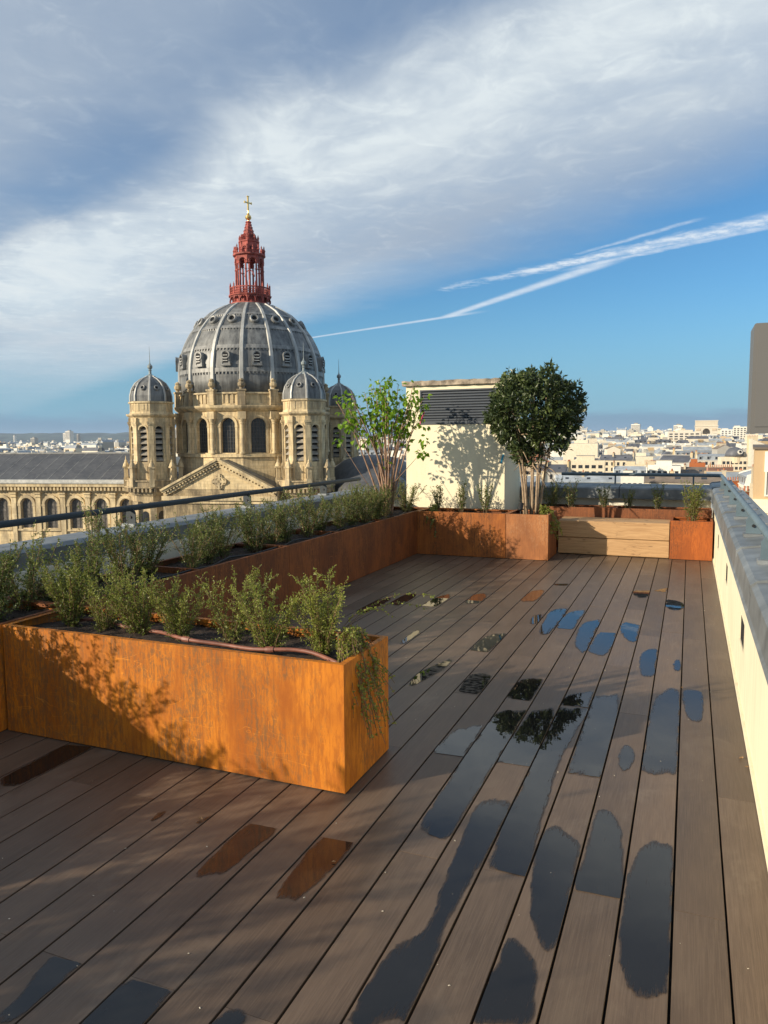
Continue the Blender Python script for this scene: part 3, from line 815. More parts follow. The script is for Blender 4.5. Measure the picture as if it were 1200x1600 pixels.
        m = M(); m.lathe([(3.7, -30), (3.7, -7.35)], 8, a8)
        for k in range(8):
            m.T = Tz(k * pi / 4 + pi / 8) @ Matrix.Translation((0, -3.7, 0)); m.box(-0.5, 0.5, -0.2, 0.3, -30, -9.0); m.box(-0.65, 0.65, -0.35, 0.3, -9.0, -8.3)
        m.T = None; m.build('turret_shaft', MT['stone_dark'], t)
        so = M(); so.prism(arch(0, -14, 1.2, -10.5, 8), -0.05, 0.1); som = so.mesh('turret_window', MT['glass_dark'])
        for k in range(8):
            a = k * pi / 4; obj('turret_window', som, t, Tz(a) @ Vector((0, -3.42, 0)), a)
        return t
    t0 = make_turret()
    t0.location = (-13, -13, 0)
    for x, y in ((13, -13), (13, 13), (-13, 13)): dup(t0, church, (x, y, 0))
    # transept gable
    m = M()
    m.prism([(-9.2, -30), (9.2, -30), (9.2, -6.4), (0, -1.75), (-9.2, -6.4)], -17.0, -16.3)
    m.build('gable_wall', st, church)
    m = M()
    for s in (-1, 1):
        L = hypot(9.6, 4.95); ang = atan2(4.95, 9.6)
        m.T = Matrix.Translation((s * -9.6, -17.0, -6.55)) @ (Matrix.Rotation(-ang, 4, 'Y') if s > 0 else Matrix.Scale(-1, 4, (1, 0, 0)) @ Matrix.Rotation(-ang, 4, 'Y'))
        m.box(0, L, -0.9, 0.5, 0.0, 0.32); m.box(0, L, -0.7, 0.4, -0.3, 0.0); m.box(0, L - 0.1, -0.3, 0.3, -0.95, -0.62)
        for q in range(18): m.box(0.3 + q * 0.57, 0.3 + q * 0.57 + 0.3, -0.6, 0.2, -0.6, -0.3)
    m.T = None
    m.box(-0.5, 0.5, -17.8, -16.6, -1.75, -1.2)
    m.build('raking_cornice', tr, church)
    m = M(); m.box(-9.6, 9.6, -17.6, -16.4, -8.0, -7.3); m.box(-9.4, 9.4, -17.3, -16.4, -8.5, -8.0)
    m.build('gable_cornice', tr, church)
    m = M()
    m.T = Matrix.Translation((0, -17.05, -5.0)) @ Matrix.Rotation(pi / 2, 4, 'X')
    m.lathe([(0.5, 0.0), (0.62, 0.25), (0.8, 0.25), (0.9, 0.0)], 14, cap=False)
    for k in range(4):
        m.T = Matrix.Translation((0.72 * cos(k * pi / 2), -17.05, -5.0 + 0.72 * sin(k * pi / 2))) @ Matrix.Rotation(pi / 2, 4, 'X'); m.lathe([(0.34, 0.0), (0.4, 0.22), (0.52, 0.2), (0.56, 0.0)], 10, cap=False)
    m.T = Matrix.Translation((0, -17.1, -5.0)); m.box(-0.2, 0.2, -0.25, 0.1, -1.2, 1.2); m.box(-1.2, 1.2, -0.25, 0.1, -0.2, 0.2)
    m.T = None
    m.build('carved_rosette', tr, church)
    m = M(); m.prism([(-9.5, -6.5), (9.5, -6.5), (0, -1.6)], -16.3, -10.5); m.build('transept_roof', MT['lead'], church)
    m = M(); m.prism(arch(0, -20, 5.5, -13, 14), -17.06, -16.9); m.build('rose_window', MT['glass_dark'], church)
    # nave: wall with arched windows, eaves and roof
    x0, x1 = -75.0, -16.4; yw = -13.0; xs = [-18.1 - 4.58 * k for k in range(13)]
    m = M(); m.T = Matrix.Translation((0, yw, 0))
    holes = [arch(x, -13.3, 2.1, -9.25, 10) for x in xs if x - 1.1 > x0]
    m.panel(x0, x1, -30, -6.9, holes, 0.6)
    m.T = None; m.box(x0, x1, yw + 0.6, yw + 16, -30, -6.0)
    nave = m.build('nave_wall', st, church)
    gm = M(); gm.prism(arch(0, -13.3, 2.08, -9.25, 10), 0.42, 0.48); gme2 = gm.mesh('nave_window', mat_plain('leaded_glass', (0.13, 0.115, 0.10), 0.4, 0, 0.5, 2.5))
    im = M()
    for x in (-0.35, 0.35): im.box(x - 0.03, x + 0.03, 0.36, 0.42, -13.2, -8.5)
    for q in range(9): im.box(-1.0, 1.0, 0.37, 0.41, -13.0 + q * 0.5, -12.95 + q * 0.5)
    ime2 = im.mesh('glazing_bars', MT['iron'])
    ao = arch(0, 0, 3.3, -9.25, 12)[2:]; ai = arch(0, 0, 2.35, -9.25, 12)[2:]; n = len(ao); am = M()
    am.add([(x, -0.2, z) for x, z in ao] + [(x, -0.2, z) for x, z in ai] + [(x, 0.0, z) for x, z in ao] + [(x, 0.0, z) for x, z in ai],
           [(i, i + 1, n + i + 1, n + i) for i in range(n - 1)] + [(i + 1, i, 2 * n + i, 2 * n + i + 1) for i in range(n - 1)] + [(n + i, n + i + 1, 3 * n + i + 1, 3 * n + i) for i in range(n - 1)])
    for s in (-1, 1): am.box(min(s * 1.15, s * 1.62), max(s * 1.15, s * 1.62), -0.16, 0.02, -13.6, -9.5); am.box(min(s * 1.1, s * 1.7), max(s * 1.1, s * 1.7), -0.24, 0.02, -9.5, -9.2)
    am.box(-1.7, 1.7, -0.28, 0.02, -13.75, -13.45)
    ame2 = am.mesh('arch_surround', tr)
    pm = M(); pm.box(-0.45, 0.45, -0.32, 0.02, -16, -7.95); pm.box(-0.6, 0.6, -0.5, 0.02, -7.95, -7.75); pm.box(-0.52, 0.52, -0.42, 0.02, -7.75, -7.4); pm.box(-0.68, 0.68, -0.6, 0.02, -7.4, -7.15); pm.box(-0.6, 0.6, -0.5, 0.02, -30, -16)
    pme2 = pm.mesh('pilaster', tr)
    for x in xs:
        if x - 1.1 > x0:
            w = obj('nave_window', gme2, nave, (x, yw, 0)); obj('arch_surround', ame2, nave, (x, yw, 0))
            obj('pilaster', pme2, nave, (x - 2.29, yw, 0))
    kind(obj('nave_glazing_bars', ime2, church, (xs[0], yw, 0)), 'stuff')
    for x in xs[1:]:
        if x - 1.1 > x0: kind(obj('nave_glazing_bars', ime2, church, (x, yw, 0)), 'stuff')
    m = M(); m.box(x0, x1, yw - 0.35, yw + 1, -7.0, -6.75); m.box(x0, x1, yw - 1.15, yw + 1, -6.1, -5.55)
    q = x0
    while q < x1: m.box(q, q + 0.34, yw - 0.95, yw + 0.2, -6.75, -6.1); q += 0.66
    m.build('corbel_table', tr, church)
    m = M(); m.box(x0, x1, yw - 1.35, yw + 0.6, -5.55, -5.3); m.box(x0, x1, yw - 0.9, yw + 0.6, -5.3, -4.95); m.build('eaves_gutter', MT['lead_light'], church)
    m = M(); m.prism([(0, -5.0), (9.0, -0.65), (18.0, -5.0)], 0, x1 - x0 - 2)
    m.T = None
    mm = M(); mm.add([(x0 + yy, yw + 0.4 + xx, zz) for xx, yy, zz in m.v], m.f); nr = mm.build('nave_roof', MT['slate'], church)
    m = M()
    for q in range(24):
        xx = x0 + 1.5 + q * 2.4
        m.T = Matrix.Translation((xx, yw + 0.4, -5.0)); m.add([(0, 0, 0.005), (0.10, 0, 0.005), (0.10, 9.0, 4.355), (0, 9.0, 4.355), (0, 0, 0.03), (0.10, 0, 0.03), (0.10, 9.0, 4.38), (0, 9.0, 4.38)], [(4, 5, 6, 7), (0, 1, 5, 4), (1, 2, 6, 5), (3, 0, 4, 7)])
    m.T = None; m.box(x0, x1 - 2, yw + 9.2, yw + 9.6, -0.75, -0.5)
    m.build('roof_seams', MT['lead_band'], nr)
    # low slate roofs of the chapels behind the right-hand turret
    m = M(); m.T = Matrix.Translation((22.5, -4, 0)); m.lathe([(8.5, -7.0), (8.2, -5.4), (7.0, -3.4), (5.0, -2.0), (2.5, -1.3), (0.3, -1.1)], 24); m.build('chapel_roof', MT['slate'], church, smooth='all')
    m = M(); m.T = Matrix.Translation((24.5, -13, 0)); m.lathe([(6.5, -7.6), (6.0, -6.2), (4.2, -4.6), (2.0, -3.9), (0.2, -3.8)], 24); m.build('chapel_roof', MT['slate'], church, smooth='all')
    m = M(); m.T = Matrix.Translation((22.5, -4, 0)); m.lathe([(8.6, -30), (8.6, -7.0)], 24); m.T = Matrix.Translation((24.5, -13, 0)); m.lathe([(6.6, -30), (6.6, -7.6)], 24); m.build('chapel_wall', MT['stone_dark'], church)
build_church()

# ------------------------------------------------------------------ the city
rng = random.Random(11)
CW = {
    'cream': mat_render('city_cream', (0.74, 0.66, 0.51), (0.44, 0.36, 0.23), 0.5, 0.16),
    'white': mat_render('city_white', (0.78, 0.75, 0.66), (0.60, 0.55, 0.45), 0.4, 0.12),
    'ochre': mat_render('city_ochre', (0.54, 0.39, 0.21), (0.38, 0.26, 0.14), 0.5, 0.16),
    'grey': mat_render('city_grey', (0.40, 0.38, 0.33), (0.26, 0.24, 0.20), 0.5, 0.16),
    'brick': mat_render('city_brick', (0.40, 0.16, 0.085), (0.27, 0.10, 0.06), 0.5, 0.12),
}
CR = {
    'zinc': mat_plain('city_zinc', (0.33, 0.36, 0.38), 0.55, 0.1, 0.25, 0.3, 0, 0.2),
    'slate': mat_plain('city_slate', (0.10, 0.105, 0.12), 0.6, 0.0, 0.3, 0.3, 0, 0.25),
    'brown': mat_plain('city_brown_roof', (0.20, 0.16, 0.125), 0.8, 0.0, 0.3, 0.3, 0, 0.2),
    'gravel': mat_plain('city_flat_roof', (0.36, 0.34, 0.30), 0.9, 0.0, 0.3, 0.3, 0, 0.2),
}
POT = mat_plain('terracotta', (0.42, 0.155, 0.075), 0.8, 0, 0.3, 1.0)
WIN = mat_plain('city_window', (0.035, 0.04, 0.048), 0.15, 0, 0.4, 0.2)
CHIM = mat_render('chimney_render', (0.60, 0.50, 0.33), (0.40, 0.31, 0.2), 0.5, 0.15)

def window_grid(m, x0, x1, y, nrm, ztop, floors, dx=2.6, w=1.15, h=1.9, fh=3.1):
    n = max(1, int((x1 - x0) // dx)); st = (x1 - x0) / n
    for f in range(floors):
        for i in range(n):
            cx = x0 + st * (i + 0.5); z1 = ztop - 0.9 - f * fh
            m.box(cx - w / 2, cx + w / 2, y - (0.06 if nrm < 0 else -0.0) , y + (0.0 if nrm < 0 else 0.06), z1 - h, z1)
    return m

def window_grid_side(m, y0, y1, x, nrm, ztop, floors, dx=2.8, w=1.1, h=1.8, fh=3.1):
    n = max(1, int((y1 - y0) // dx)); st = (y1 - y0) / n
    for f in range(floors):
        for i in range(n):
            cy = y0 + st * (i + 0.5); z1 = ztop - 0.9 - f * fh
            m.box(x - (0.06 if nrm < 0 else 0), x + (0 if nrm < 0 else 0.06), cy - w / 2, cy + w / 2, z1 - h, z1)
    return m

def chimney_mesh(L, H, npots):
    m = M(); m.box(-0.35, 0.35, -L / 2, L / 2, -4, H); m.box(-0.45, 0.45, -L / 2 - 0.1, L / 2 + 0.1, H, H + 0.15)
    p = M()
    for i in range(npots):
        y = -L / 2 + L * (i + 0.5) / npots
        p.T = Matrix.Translation((0, y, 0)); p.lathe([(0.15, H + 0.15), (0.12, H + 0.75), (0.16, H + 0.8)], 6)
    return m.mesh('chimney', CHIM), p.mesh('chimney_pots', POT)

def make_templates():
    """building templates with the eaves at z = 0; every entry is a list of (part, mesh, role, loc, subparts)"""
    T = {}
    def mansard(w, d, side):
        hw, hd = w / 2, d / 2
        wall = M(); wall.box(-hw, hw, -hd, hd, -32, 0); wall.box(-hw - 0.3, hw + 0.3, -hd - 0.3, hd + 0.3, -0.35, 0.0)
        for f in range(1, 4): wall.box(-hw - 0.12, hw + 0.12, -hd - 0.12, hd + 0.12, -0.2 - 3.1 * f - 0.2, -0.2 - 3.1 * f)
        for s in (-1, 1): wall.prism([(-hd, 0), (hd, 0), (hd - 0.9, 2.7), (0, 4.1), (-hd + 0.9, 2.7)], 0, 0.5) if False else None
        roof = M()
        pr = [(-hd, 0.0), (hd, 0.0), (hd - 0.9, 2.6), (0.4, 3.8), (-0.4, 3.8), (-hd + 0.9, 2.6)]
        tmp = M(); tmp.prism(pr, -hw + 0.05, hw - 0.05)
        roof.add([(y, x, z) for x, y, z in tmp.v], [tuple(reversed(f)) for f in tmp.f])
        party = M(); tmp = M(); tmp.prism([(-hd - 0.02, -0.1), (hd + 0.02, -0.1), (hd - 0.75, 2.95), (0, 4.15), (-hd + 0.75, 2.95)], 0, 0.4)
        for x in (-hw - 0.01, hw - 0.39): party.add([(y + x, xx, z) for xx, y, z in tmp.v], [tuple(reversed(f)) for f in tmp.f])
        win = M(); window_grid(win, -hw, hw, -hd, -1, 0, 5); window_grid(win, -hw, hw, hd, 1, 0, 5)
        if side: window_grid_side(win, -hd, hd, -hw, -1, 0, 4); window_grid_side(win, -hd, hd, hw, 1, 0, 4)
        dor = M(); dw = M(); n = max(2, int(w // 3.2))
        for i in range(n):
            cx = -hw + w * (i + 0.5) / n
            for s in (-1, 1):
                y0, y1 = sorted((s * (hd - 0.15), s * (hd - 1.6)))
                dor.box(cx - 0.75, cx + 0.75, y0, y1, 0.35, 2.3); dor.box(cx - 0.9, cx + 0.9, y0 - 0.1, y1 + 0.1, 2.3, 2.45)
                yy = s * (hd - 0.15); y0, y1 = sorted((yy, yy + s * 0.04)); dw.box(cx - 0.5, cx + 0.5, y0, y1, 0.6, 2.1)
        wm = M(); wm.v = win.v + dw.v; o = len(win.v); wm.f = win.f + [tuple(i + o for i in f) for f in dw.f]; wm.mi = [0] * len(wm.f)
        c, p = chimney_mesh(d * 0.55, 5.2, 8)
        c2, p2 = chimney_mesh(d * 0.3, 4.6, 5)
        return [('wall', wall.mesh('wall'), 'w', (0, 0, 0), []), ('party_wall', party.mesh('party_wall'), 'w', (0, 0, 0), []), ('roof', roof.mesh('roof'), 'r', (0, 0, 0), []),
                ('dormers', dor.mesh('dormers'), 'r', (0, 0, 0), []), ('windows', wm.mesh('windows', WIN), 's', (0, 0, 0), []),
                ('chimney', c, 'k', (-hw + 0.1, 0.6, 0), [('chimney_pots', p)]), ('chimney', c2, 'k', (hw - 0.2, -0.8, 0), [('chimney_pots', p2)])]
    def flat(w, d, box):
        hw, hd = w / 2, d / 2
        wall = M(); wall.box(-hw, hw, -hd, hd, -34, 0)
        for x0, x1, y0, y1 in ((-hw, hw, -hd, -hd + 0.3), (-hw, hw, hd - 0.3, hd), (-hw, -hw + 0.3, -hd + 0.3, hd - 0.3), (hw - 0.3, hw, -hd + 0.3, hd - 0.3)): wall.box(x0, x1, y0, y1, 0, 0.9)
        wall.box(box[0], box[1], box[2], box[3], 0.0, box[4])
        roof = M(); roof.box(-hw + 0.3, hw - 0.3, -hd + 0.3, hd - 0.3, 0.0, 0.12); roof.box(box[0] - 0.15, box[1] + 0.15, box[2] - 0.15, box[3] + 0.15, box[4], box[4] + 0.2)
        win = M(); window_grid(win, -hw + 0.4, hw - 0.4, -hd, -1, -0.3, 6, 2.3, 1.6, 1.5, 2.9); window_grid(win, -hw + 0.4, hw - 0.4, hd, 1, -0.3, 6, 2.3, 1.6, 1.5, 2.9)
        window_grid_side(win, -hd, hd, hw, 1, -0.3, 6, 4.0, 1.3, 1.4, 2.9)
        aer = M()
        for k in range(5):
            x = -hw + 1 + (w - 2) * k / 4.5; aer.lathe([(0.3, 0)], 4) if False else aer.box(x, x + 0.8, -1.2 + k * 0.5, -0.2 + k * 0.5, 0.1, 0.9 + 0.25 * (k % 3))
        return [('wall', wall.mesh('wall'), 'w', (0, 0, 0), []), ('roof', roof.mesh('roof'), 'g', (0, 0, 0), []), ('windows', win.mesh('windows', WIN), 's', (0, 0, 0), []),
                ('roof_vents', aer.mesh('roof_vents'), 'w', (0, 0, 0), [])]
    def gable(w, d, hh):
        hw, hd = w / 2, d / 2
        wall = M(); wall.box(-hw, hw, -hd, hd, -32, 0)
        tmp = M(); tmp.prism([(-hd, -0.1), (hd, -0.1), (0, hh)], 0, 0.4)
        for x in (-hw - 0.02, hw - 0.38): wall.add([(y + x, xx, z) for xx, y, z in tmp.v], [tuple(reversed(f)) for f in tmp.f])
        tmp = M(); tmp.prism([(-hd - 0.4, -0.12), (hd + 0.4, -0.12), (hd + 0.4, 0.1), (0, hh + 0.25), (-hd - 0.4, 0.1)], -hw + 0.35, hw - 0.35)
        roof = M(); roof.add([(y, x, z) for x, y, z in tmp.v], [tuple(reversed(f)) for f in tmp.f])
        sk = M()
        for k in range(3):
            cx = -hw + w * (k + 0.6) / 3.4; y = -hd * 0.55; z = hh * 0.45 + 0.2
            sk.T = Matrix.Translation((cx, y, z)) @ Matrix.Rotation(atan2(hh, hd), 4, 'X'); sk.box(-0.5, 0.5, -0.7, 0.7, 0.0, 0.12)
        win = M(); window_grid(win, -hw, hw, -hd, -1, -0.2, 5); window_grid_side(win, -hd, hd, hw, 1, 0, 3, 4.5)
        c, p = chimney_mesh(d * 0.4, hh + 1.4, 6)
        return [('wall', wall.mesh('wall'), 'w', (0, 0, 0), []), ('roof', roof.mesh('roof'), 'r', (0, 0, 0), []), ('skylights', sk.mesh('skylights', WIN), 's', (0, 0, 0), []),
                ('windows', win.mesh('windows', WIN), 's', (0, 0, 0), []), ('chimney', c, 'k', (hw - 0.3, 0.3, 0), [('chimney_pots', p)]), ('chimney', c, 'k', (-hw * 0.2, 0.2, -0.4), [('chimney_pots', p)])]
    def shed(w, d, hh):
        hw, hd = w / 2, d / 2
        wall = M(); wall.box(-hw, hw, -hd, hd, -32, 0); wall.box(-hw, hw, hd - 0.5, hd, 0, hh + 0.4)
        tmp = M(); tmp.prism([(-hd, 0), (hd - 0.5, 0), (hd - 0.5, hh)], 0, 0.45)
        for x in (-hw, hw - 0.45): wall.add([(y + x, xx, z) for xx, y, z in tmp.v], [tuple(reversed(f)) for f in tmp.f])
        tmp = M(); tmp.prism([(-hd - 0.3, -0.1), (hd - 0.5, hh - 0.15), (hd - 0.5, hh + 0.08), (-hd - 0.3, 0.12)], -hw + 0.46, hw - 0.46)
        roof = M(); roof.add([(y, x, z) for x, y, z in tmp.v], [tuple(reversed(f)) for f in tmp.f])
        win = M(); window_grid(win, -hw, hw, -hd, -1, 0, 5, 3.0)
        c, p = chimney_mesh(w * 0.4, hh + 1.5, 7)
        return [('wall', wall.mesh('wall'), 'w', (0, 0, 0), []), ('roof', roof.mesh('roof'), 'r', (0, 0, 0), []), ('windows', win.mesh('windows', WIN), 's', (0, 0, 0), []), ('chimney', c, 'k', (hw - 0.4, hd - 1.8, 0), [('chimney_pots', p)])]
    T['mansard'] = [mansard(18, 11, True), mansard(13, 12, False), mansard(26, 11, True)]
    T['flat'] = [flat(16, 12, (-3, 4, -2, 4, 2.9)), flat(22, 11, (2, 9, -3, 3, 3.4)), flat(12, 12, (-5, 0, 0, 5, 2.5))]
    T['gable'] = [gable(16, 11, 2.6), gable(22, 10, 2.0)]
    T['shed'] = [shed(14, 8, 3.0), shed(9, 10, 3.6)]
    return T
TPL = make_templates()
DESC = {'mansard': 'mansard block', 'flat': 'flat-roofed block', 'gable': 'pitched-roof house', 'shed': 'lean-to roofed house'}
ROOFW = {'zinc': 'pale zinc', 'slate': 'dark slate', 'brown': 'brown', 'gravel': 'gravel'}

def building(tp, var, wallc, roofc, r, d, z, yaw, sx=1.0, sy=1.0, label=None, group=None, fine=True, name='apartment_building'):
    b = thing(name, label, 'building', V(r, d, z), YAW + yaw, group, (sx, sy, 1))
    for pname, me, role, loc, subs in TPL[tp][var]:
        if not fine and pname in ('roof_vents', 'skylights'): continue
        o = obj(pname, me, b, loc)
        if role in 'wrg':
            if not me.materials: me.materials.append(CW['cream'])
            o.material_slots[0].link = 'OBJECT'
            o.material_slots[0].material = CW[wallc] if role == 'w' else CR[roofc if role == 'r' else 'gravel']
        if role == 's' or pname in ('dormers', 'roof_vents', 'party_wall'): kind(o, 'stuff')
        for sn, sm in subs:
            if fine: kind(obj(sn, sm, o), 'stuff')
    return b

placed = []
def free(r, d, rad):
    for a, b, c in placed:
        if (a - r) ** 2 + (b - d) ** 2 < (rad + c) ** 2: return False
    return True

def put(px, d, ytop, tp, var, wallc, roofc, yaw, sx, sy, label, extra=0.0, name='apartment_building', roofh=0.0):
    """a building recorded by the distance and the height at which it stands in the view"""
    r = (px - 600) / 1170 * d; z = 1.6 + (682.5 - ytop) * d / 1170 - roofh
    placed.append((r, d, 9 * max(sx, sy)))
    return building(tp, var, wallc, roofc, r, d, z, yaw, sx, sy, label, name=name)

RH = {'mansard': 3.8, 'flat': 0.9, 'gable': 2.2, 'shed': 3.2}
near = [
    # px left, px right, y of roof top, depth, type, variant, wall, roof, yaw, sy, label
    (868, 978, 741, 250, 'gable', 1, 'white', 'zinc', -0.23, 0.9, 'low building with a pale zinc standing-seam roof just past the back rail'),
    (1000, 1128, 743, 255, 'gable', 0, 'cream', 'brown', -0.40, 0.9, 'house with a brown sloping roof behind the corner of the rails'),
    (972, 1006, 743, 238, 'flat', 2, 'white', 'gravel', -0.35, 0.6, 'small white flat-topped building between the zinc roof and the brown roof'),
    (1106, 1184, 738, 272, 'shed', 0, 'ochre', 'zinc', -0.27, 0.9, 'wide ochre party wall with chimney pots above the right-hand rail'),
    (1126, 1182, 715, 400, 'flat', 1, 'cream', 'gravel', -0.25, 0.9, 'sand-coloured stone block under the small grey dome'),
    (1078, 1101, 723, 345, 'flat', 2, 'brick', 'gravel', -0.40, 0.6, 'orange brick block beside the sand-coloured stone block'),
    (882, 944, 718, 350, 'flat', 0, 'cream', 'gravel', -0.30, 0.9, 'cream flat-roofed block right of the evergreen tree, above the back rail'),
    (960, 1010, 728, 300, 'mansard', 1, 'white', 'zinc', -0.35, 0.8, 'white block with a zinc mansard in the middle above the back rail'),
    (1010, 1062, 727, 305, 'flat', 0, 'white', 'gravel', -0.40, 0.8, 'low white flat-roofed block in the middle above the back rail'),
    (938, 990, 712, 420, 'gable', 0, 'cream', 'slate', -0.50, 0.8, 'cream building with dark pitched roof above the back rail'),
    (1030, 1080, 713, 430, 'shed', 1, 'grey', 'slate', -0.65, 0.9, 'grey lean-to roof left of the orange brick block'),
    (1044, 1092, 675, 900, 'flat', 0, 'cream', 'gravel', -0.45, 1.0, 'tall plain cream block left of the triumphal arch'),
    (1066, 1112, 698, 640, 'shed', 0, 'cream', 'zinc', -0.35, 1.0, 'broad cream building with chimneys left of the small dome'),
    (990, 1046, 687, 900, 'mansard', 2, 'grey', 'slate', -0.30, 1.0, 'long dark mansard roof with dormers in the middle distance'),
    (1125, 1146, 672, 1150, 'flat', 2, 'white', 'gravel', -0.45, 1.0, 'low white block directly right of the triumphal arch'),
    (1144, 1164, 668, 1100, 'flat', 2, 'white', 'gravel', -0.45, 1.0, 'white stepped block right of the triumphal arch'),
    (1148, 1166, 697, 560, 'flat', 2, 'white', 'gravel', -0.45, 1.0, 'bright white block behind the small grey dome'),
    (596, 640, 706, 480, 'flat', 0, 'white', 'gravel', -0.35, 0.9, 'white building seen through the stems of the leafy tree'),
    (560, 600, 700, 560, 'mansard', 1, 'cream', 'zinc', -0.25, 1.0, 'cream block behind the stems of the leafy tree'),
    (896, 930, 698, 640, 'flat', 2, 'ochre', 'gravel', -0.25, 0.7, 'ochre block peeping out right of the evergreen crown'),
]
TW = {('mansard', 0): 18, ('mansard', 1): 13, ('mansard', 2): 26, ('flat', 0): 16, ('flat', 1): 22, ('flat', 2): 12, ('gable', 0): 16, ('gable', 1): 22, ('shed', 0): 14, ('shed', 1): 9}
for xa, xb, yt, dd, tp, var, wc, rc, yw, sy, lab in near:
    put((xa + xb) / 2, dd, yt, tp, var, wc, rc, yw, (xb - xa) * dd / 1170 / TW[tp, var], sy, lab, roofh=RH[tp])

# bands of rooftops further out: individuals
WWORD = {'cream': 'cream', 'white': 'white', 'ochre': 'ochre', 'grey': 'grey', 'brick': 'brick'}
NTH = ['', 'second', 'third', 'fourth', 'fifth', 'sixth', 'seventh', 'eighth', 'ninth', 'tenth', 'eleventh', 'twelfth', 'thirteenth', 'fourteenth']
made = []
def scatter(n, d0, d1, fine):
    c = 0; tries = 0
    while c < n and tries < 20000:
        tries += 1
        px = rng.uniform(-60, 1215)
        d = d0 + (d1 - d0) * rng.random() ** 0.8
        if px < 545 and d < 700: continue
        r = (px - 600) / 1170 * d
        if abs(r - 685) < 60 and 1480 < d < 1680: continue
        tp = rng.choices(['mansard', 'flat', 'gable', 'shed'], [5, 4, 3, 2])[0]
        var = rng.randrange(len(TPL[tp])); sx = rng.uniform(0.7, 1.25); sy = rng.uniform(0.75, 1.15)
        rad = 7.5 * max(sx, sy) * (1.25 if var == 2 and tp == 'mansard' else 1)
        if not free(r, d, rad): continue
        tz = terrain_z(r, d)
        z = tz + 22 + rng.gauss(0, 2.2) + (rng.uniform(3, 9) if rng.random() < 0.12 else 0)
        top = z + RH[tp]
        if abs(px - 1105) < 34 and d < 1600: z = min(z, 1.6 + (682 - 677.5) * d / 1170 - RH[tp] - 2)
        wc = rng.choices(['cream', 'white', 'ochre', 'grey', 'brick'], [8, 8, 2.5, 2.5, 0.9])[0]
        rc = rng.choices(['zinc', 'slate', 'brown'], [5, 3, 1])[0]
        if tp == 'flat': rc = 'gravel'
        k = -0.42 + 0.35 * noise.noise((r * 0.002, d * 0.002, 0))
        yaw = k + rng.choice([0, 0, pi / 2]) + rng.uniform(-0.08, 0.08)
        placed.append((r, d, rad))
        zone = 'rooftops left of the church' if px < 200 else 'rooftops around the church dome' if px < 560 else 'rooftops behind the leafy tree' if px < 880 else 'rooftops right of the evergreen' if px < 1040 else 'rooftops around the arch'
        dist = 'nearer' if d < 480 else 'middle' if d < 1000 else 'far'
        lab = f'{WWORD[wc]} {DESC[tp]}, {ROOFW[rc]} top, {dist} {zone}'
        made.append((building(tp, var, wc, rc, r, d, z, yaw, sx, sy, lab, 'rooftops of the city', fine=d < 800), lab, px))
        c += 1
scatter(40, 200, 480, True)
scatter(85, 480, 1000, True)
scatter(85, 1000, 1900, False)
# where several share a description, tell them apart by their order from the left
by = {}
for o, l, px in made: by.setdefault(l, []).append((px, o))
for l, g in by.items():
    g.sort(key=lambda e: e[0])
    if len(g) > 1:
        for i, (px, o) in enumerate(g):
            o['label'] = l + (', leftmost' if i == 0 else ', rightmost' if i == len(g) - 1 else f', {NTH[i]} from left')

# a small grey dome with an oeil-de-boeuf on the stone block
def small_dome():
    d = 400; r = (1147 - 600) / 1170 * d; z = 1.6 + (682 - 713.5) * d / 1170
    t = thing('domed_pavilion', 'small dark grey dome with a round window on a stone block', 'dome', V(r, d, z), YAW + 0.1, None, (4.2, 4.2, 4.2))
    m = M(); m.lathe([(1.15, -0.8), (1.15, -0.05), (1.28, 0.0)], 24); m.build('drum', CW['cream'], t)
    m = M(); m.lathe([(1.12, 0), (1.09, 0.35), (0.95, 0.72), (0.68, 1.0), (0.35, 1.15), (0.1, 1.2), (0.08, 1.4), (0.02, 1.42)], 24); m.build('dome', CR['slate'], t, smooth='all')
    m = M(); m.T = Matrix.Translation((0.1, -1.02, 0.55)) @ Matrix.Rotation(radians(65), 4, 'X'); m.lathe([(0.18, -0.2), (0.30, -0.2), (0.30, 0.12), (0.18, 0.12)], 14, cap=False); m.build('round_window', CW['white'], t)
    m = M(); m.T = Matrix.Translation((0.1, -1.02, 0.55)) @ Matrix.Rotation(radians(65), 4, 'X'); m.lathe([(0.19, 0.0), (0.19, 0.03)], 14); m.build('pane', WIN, t)
small_dome()

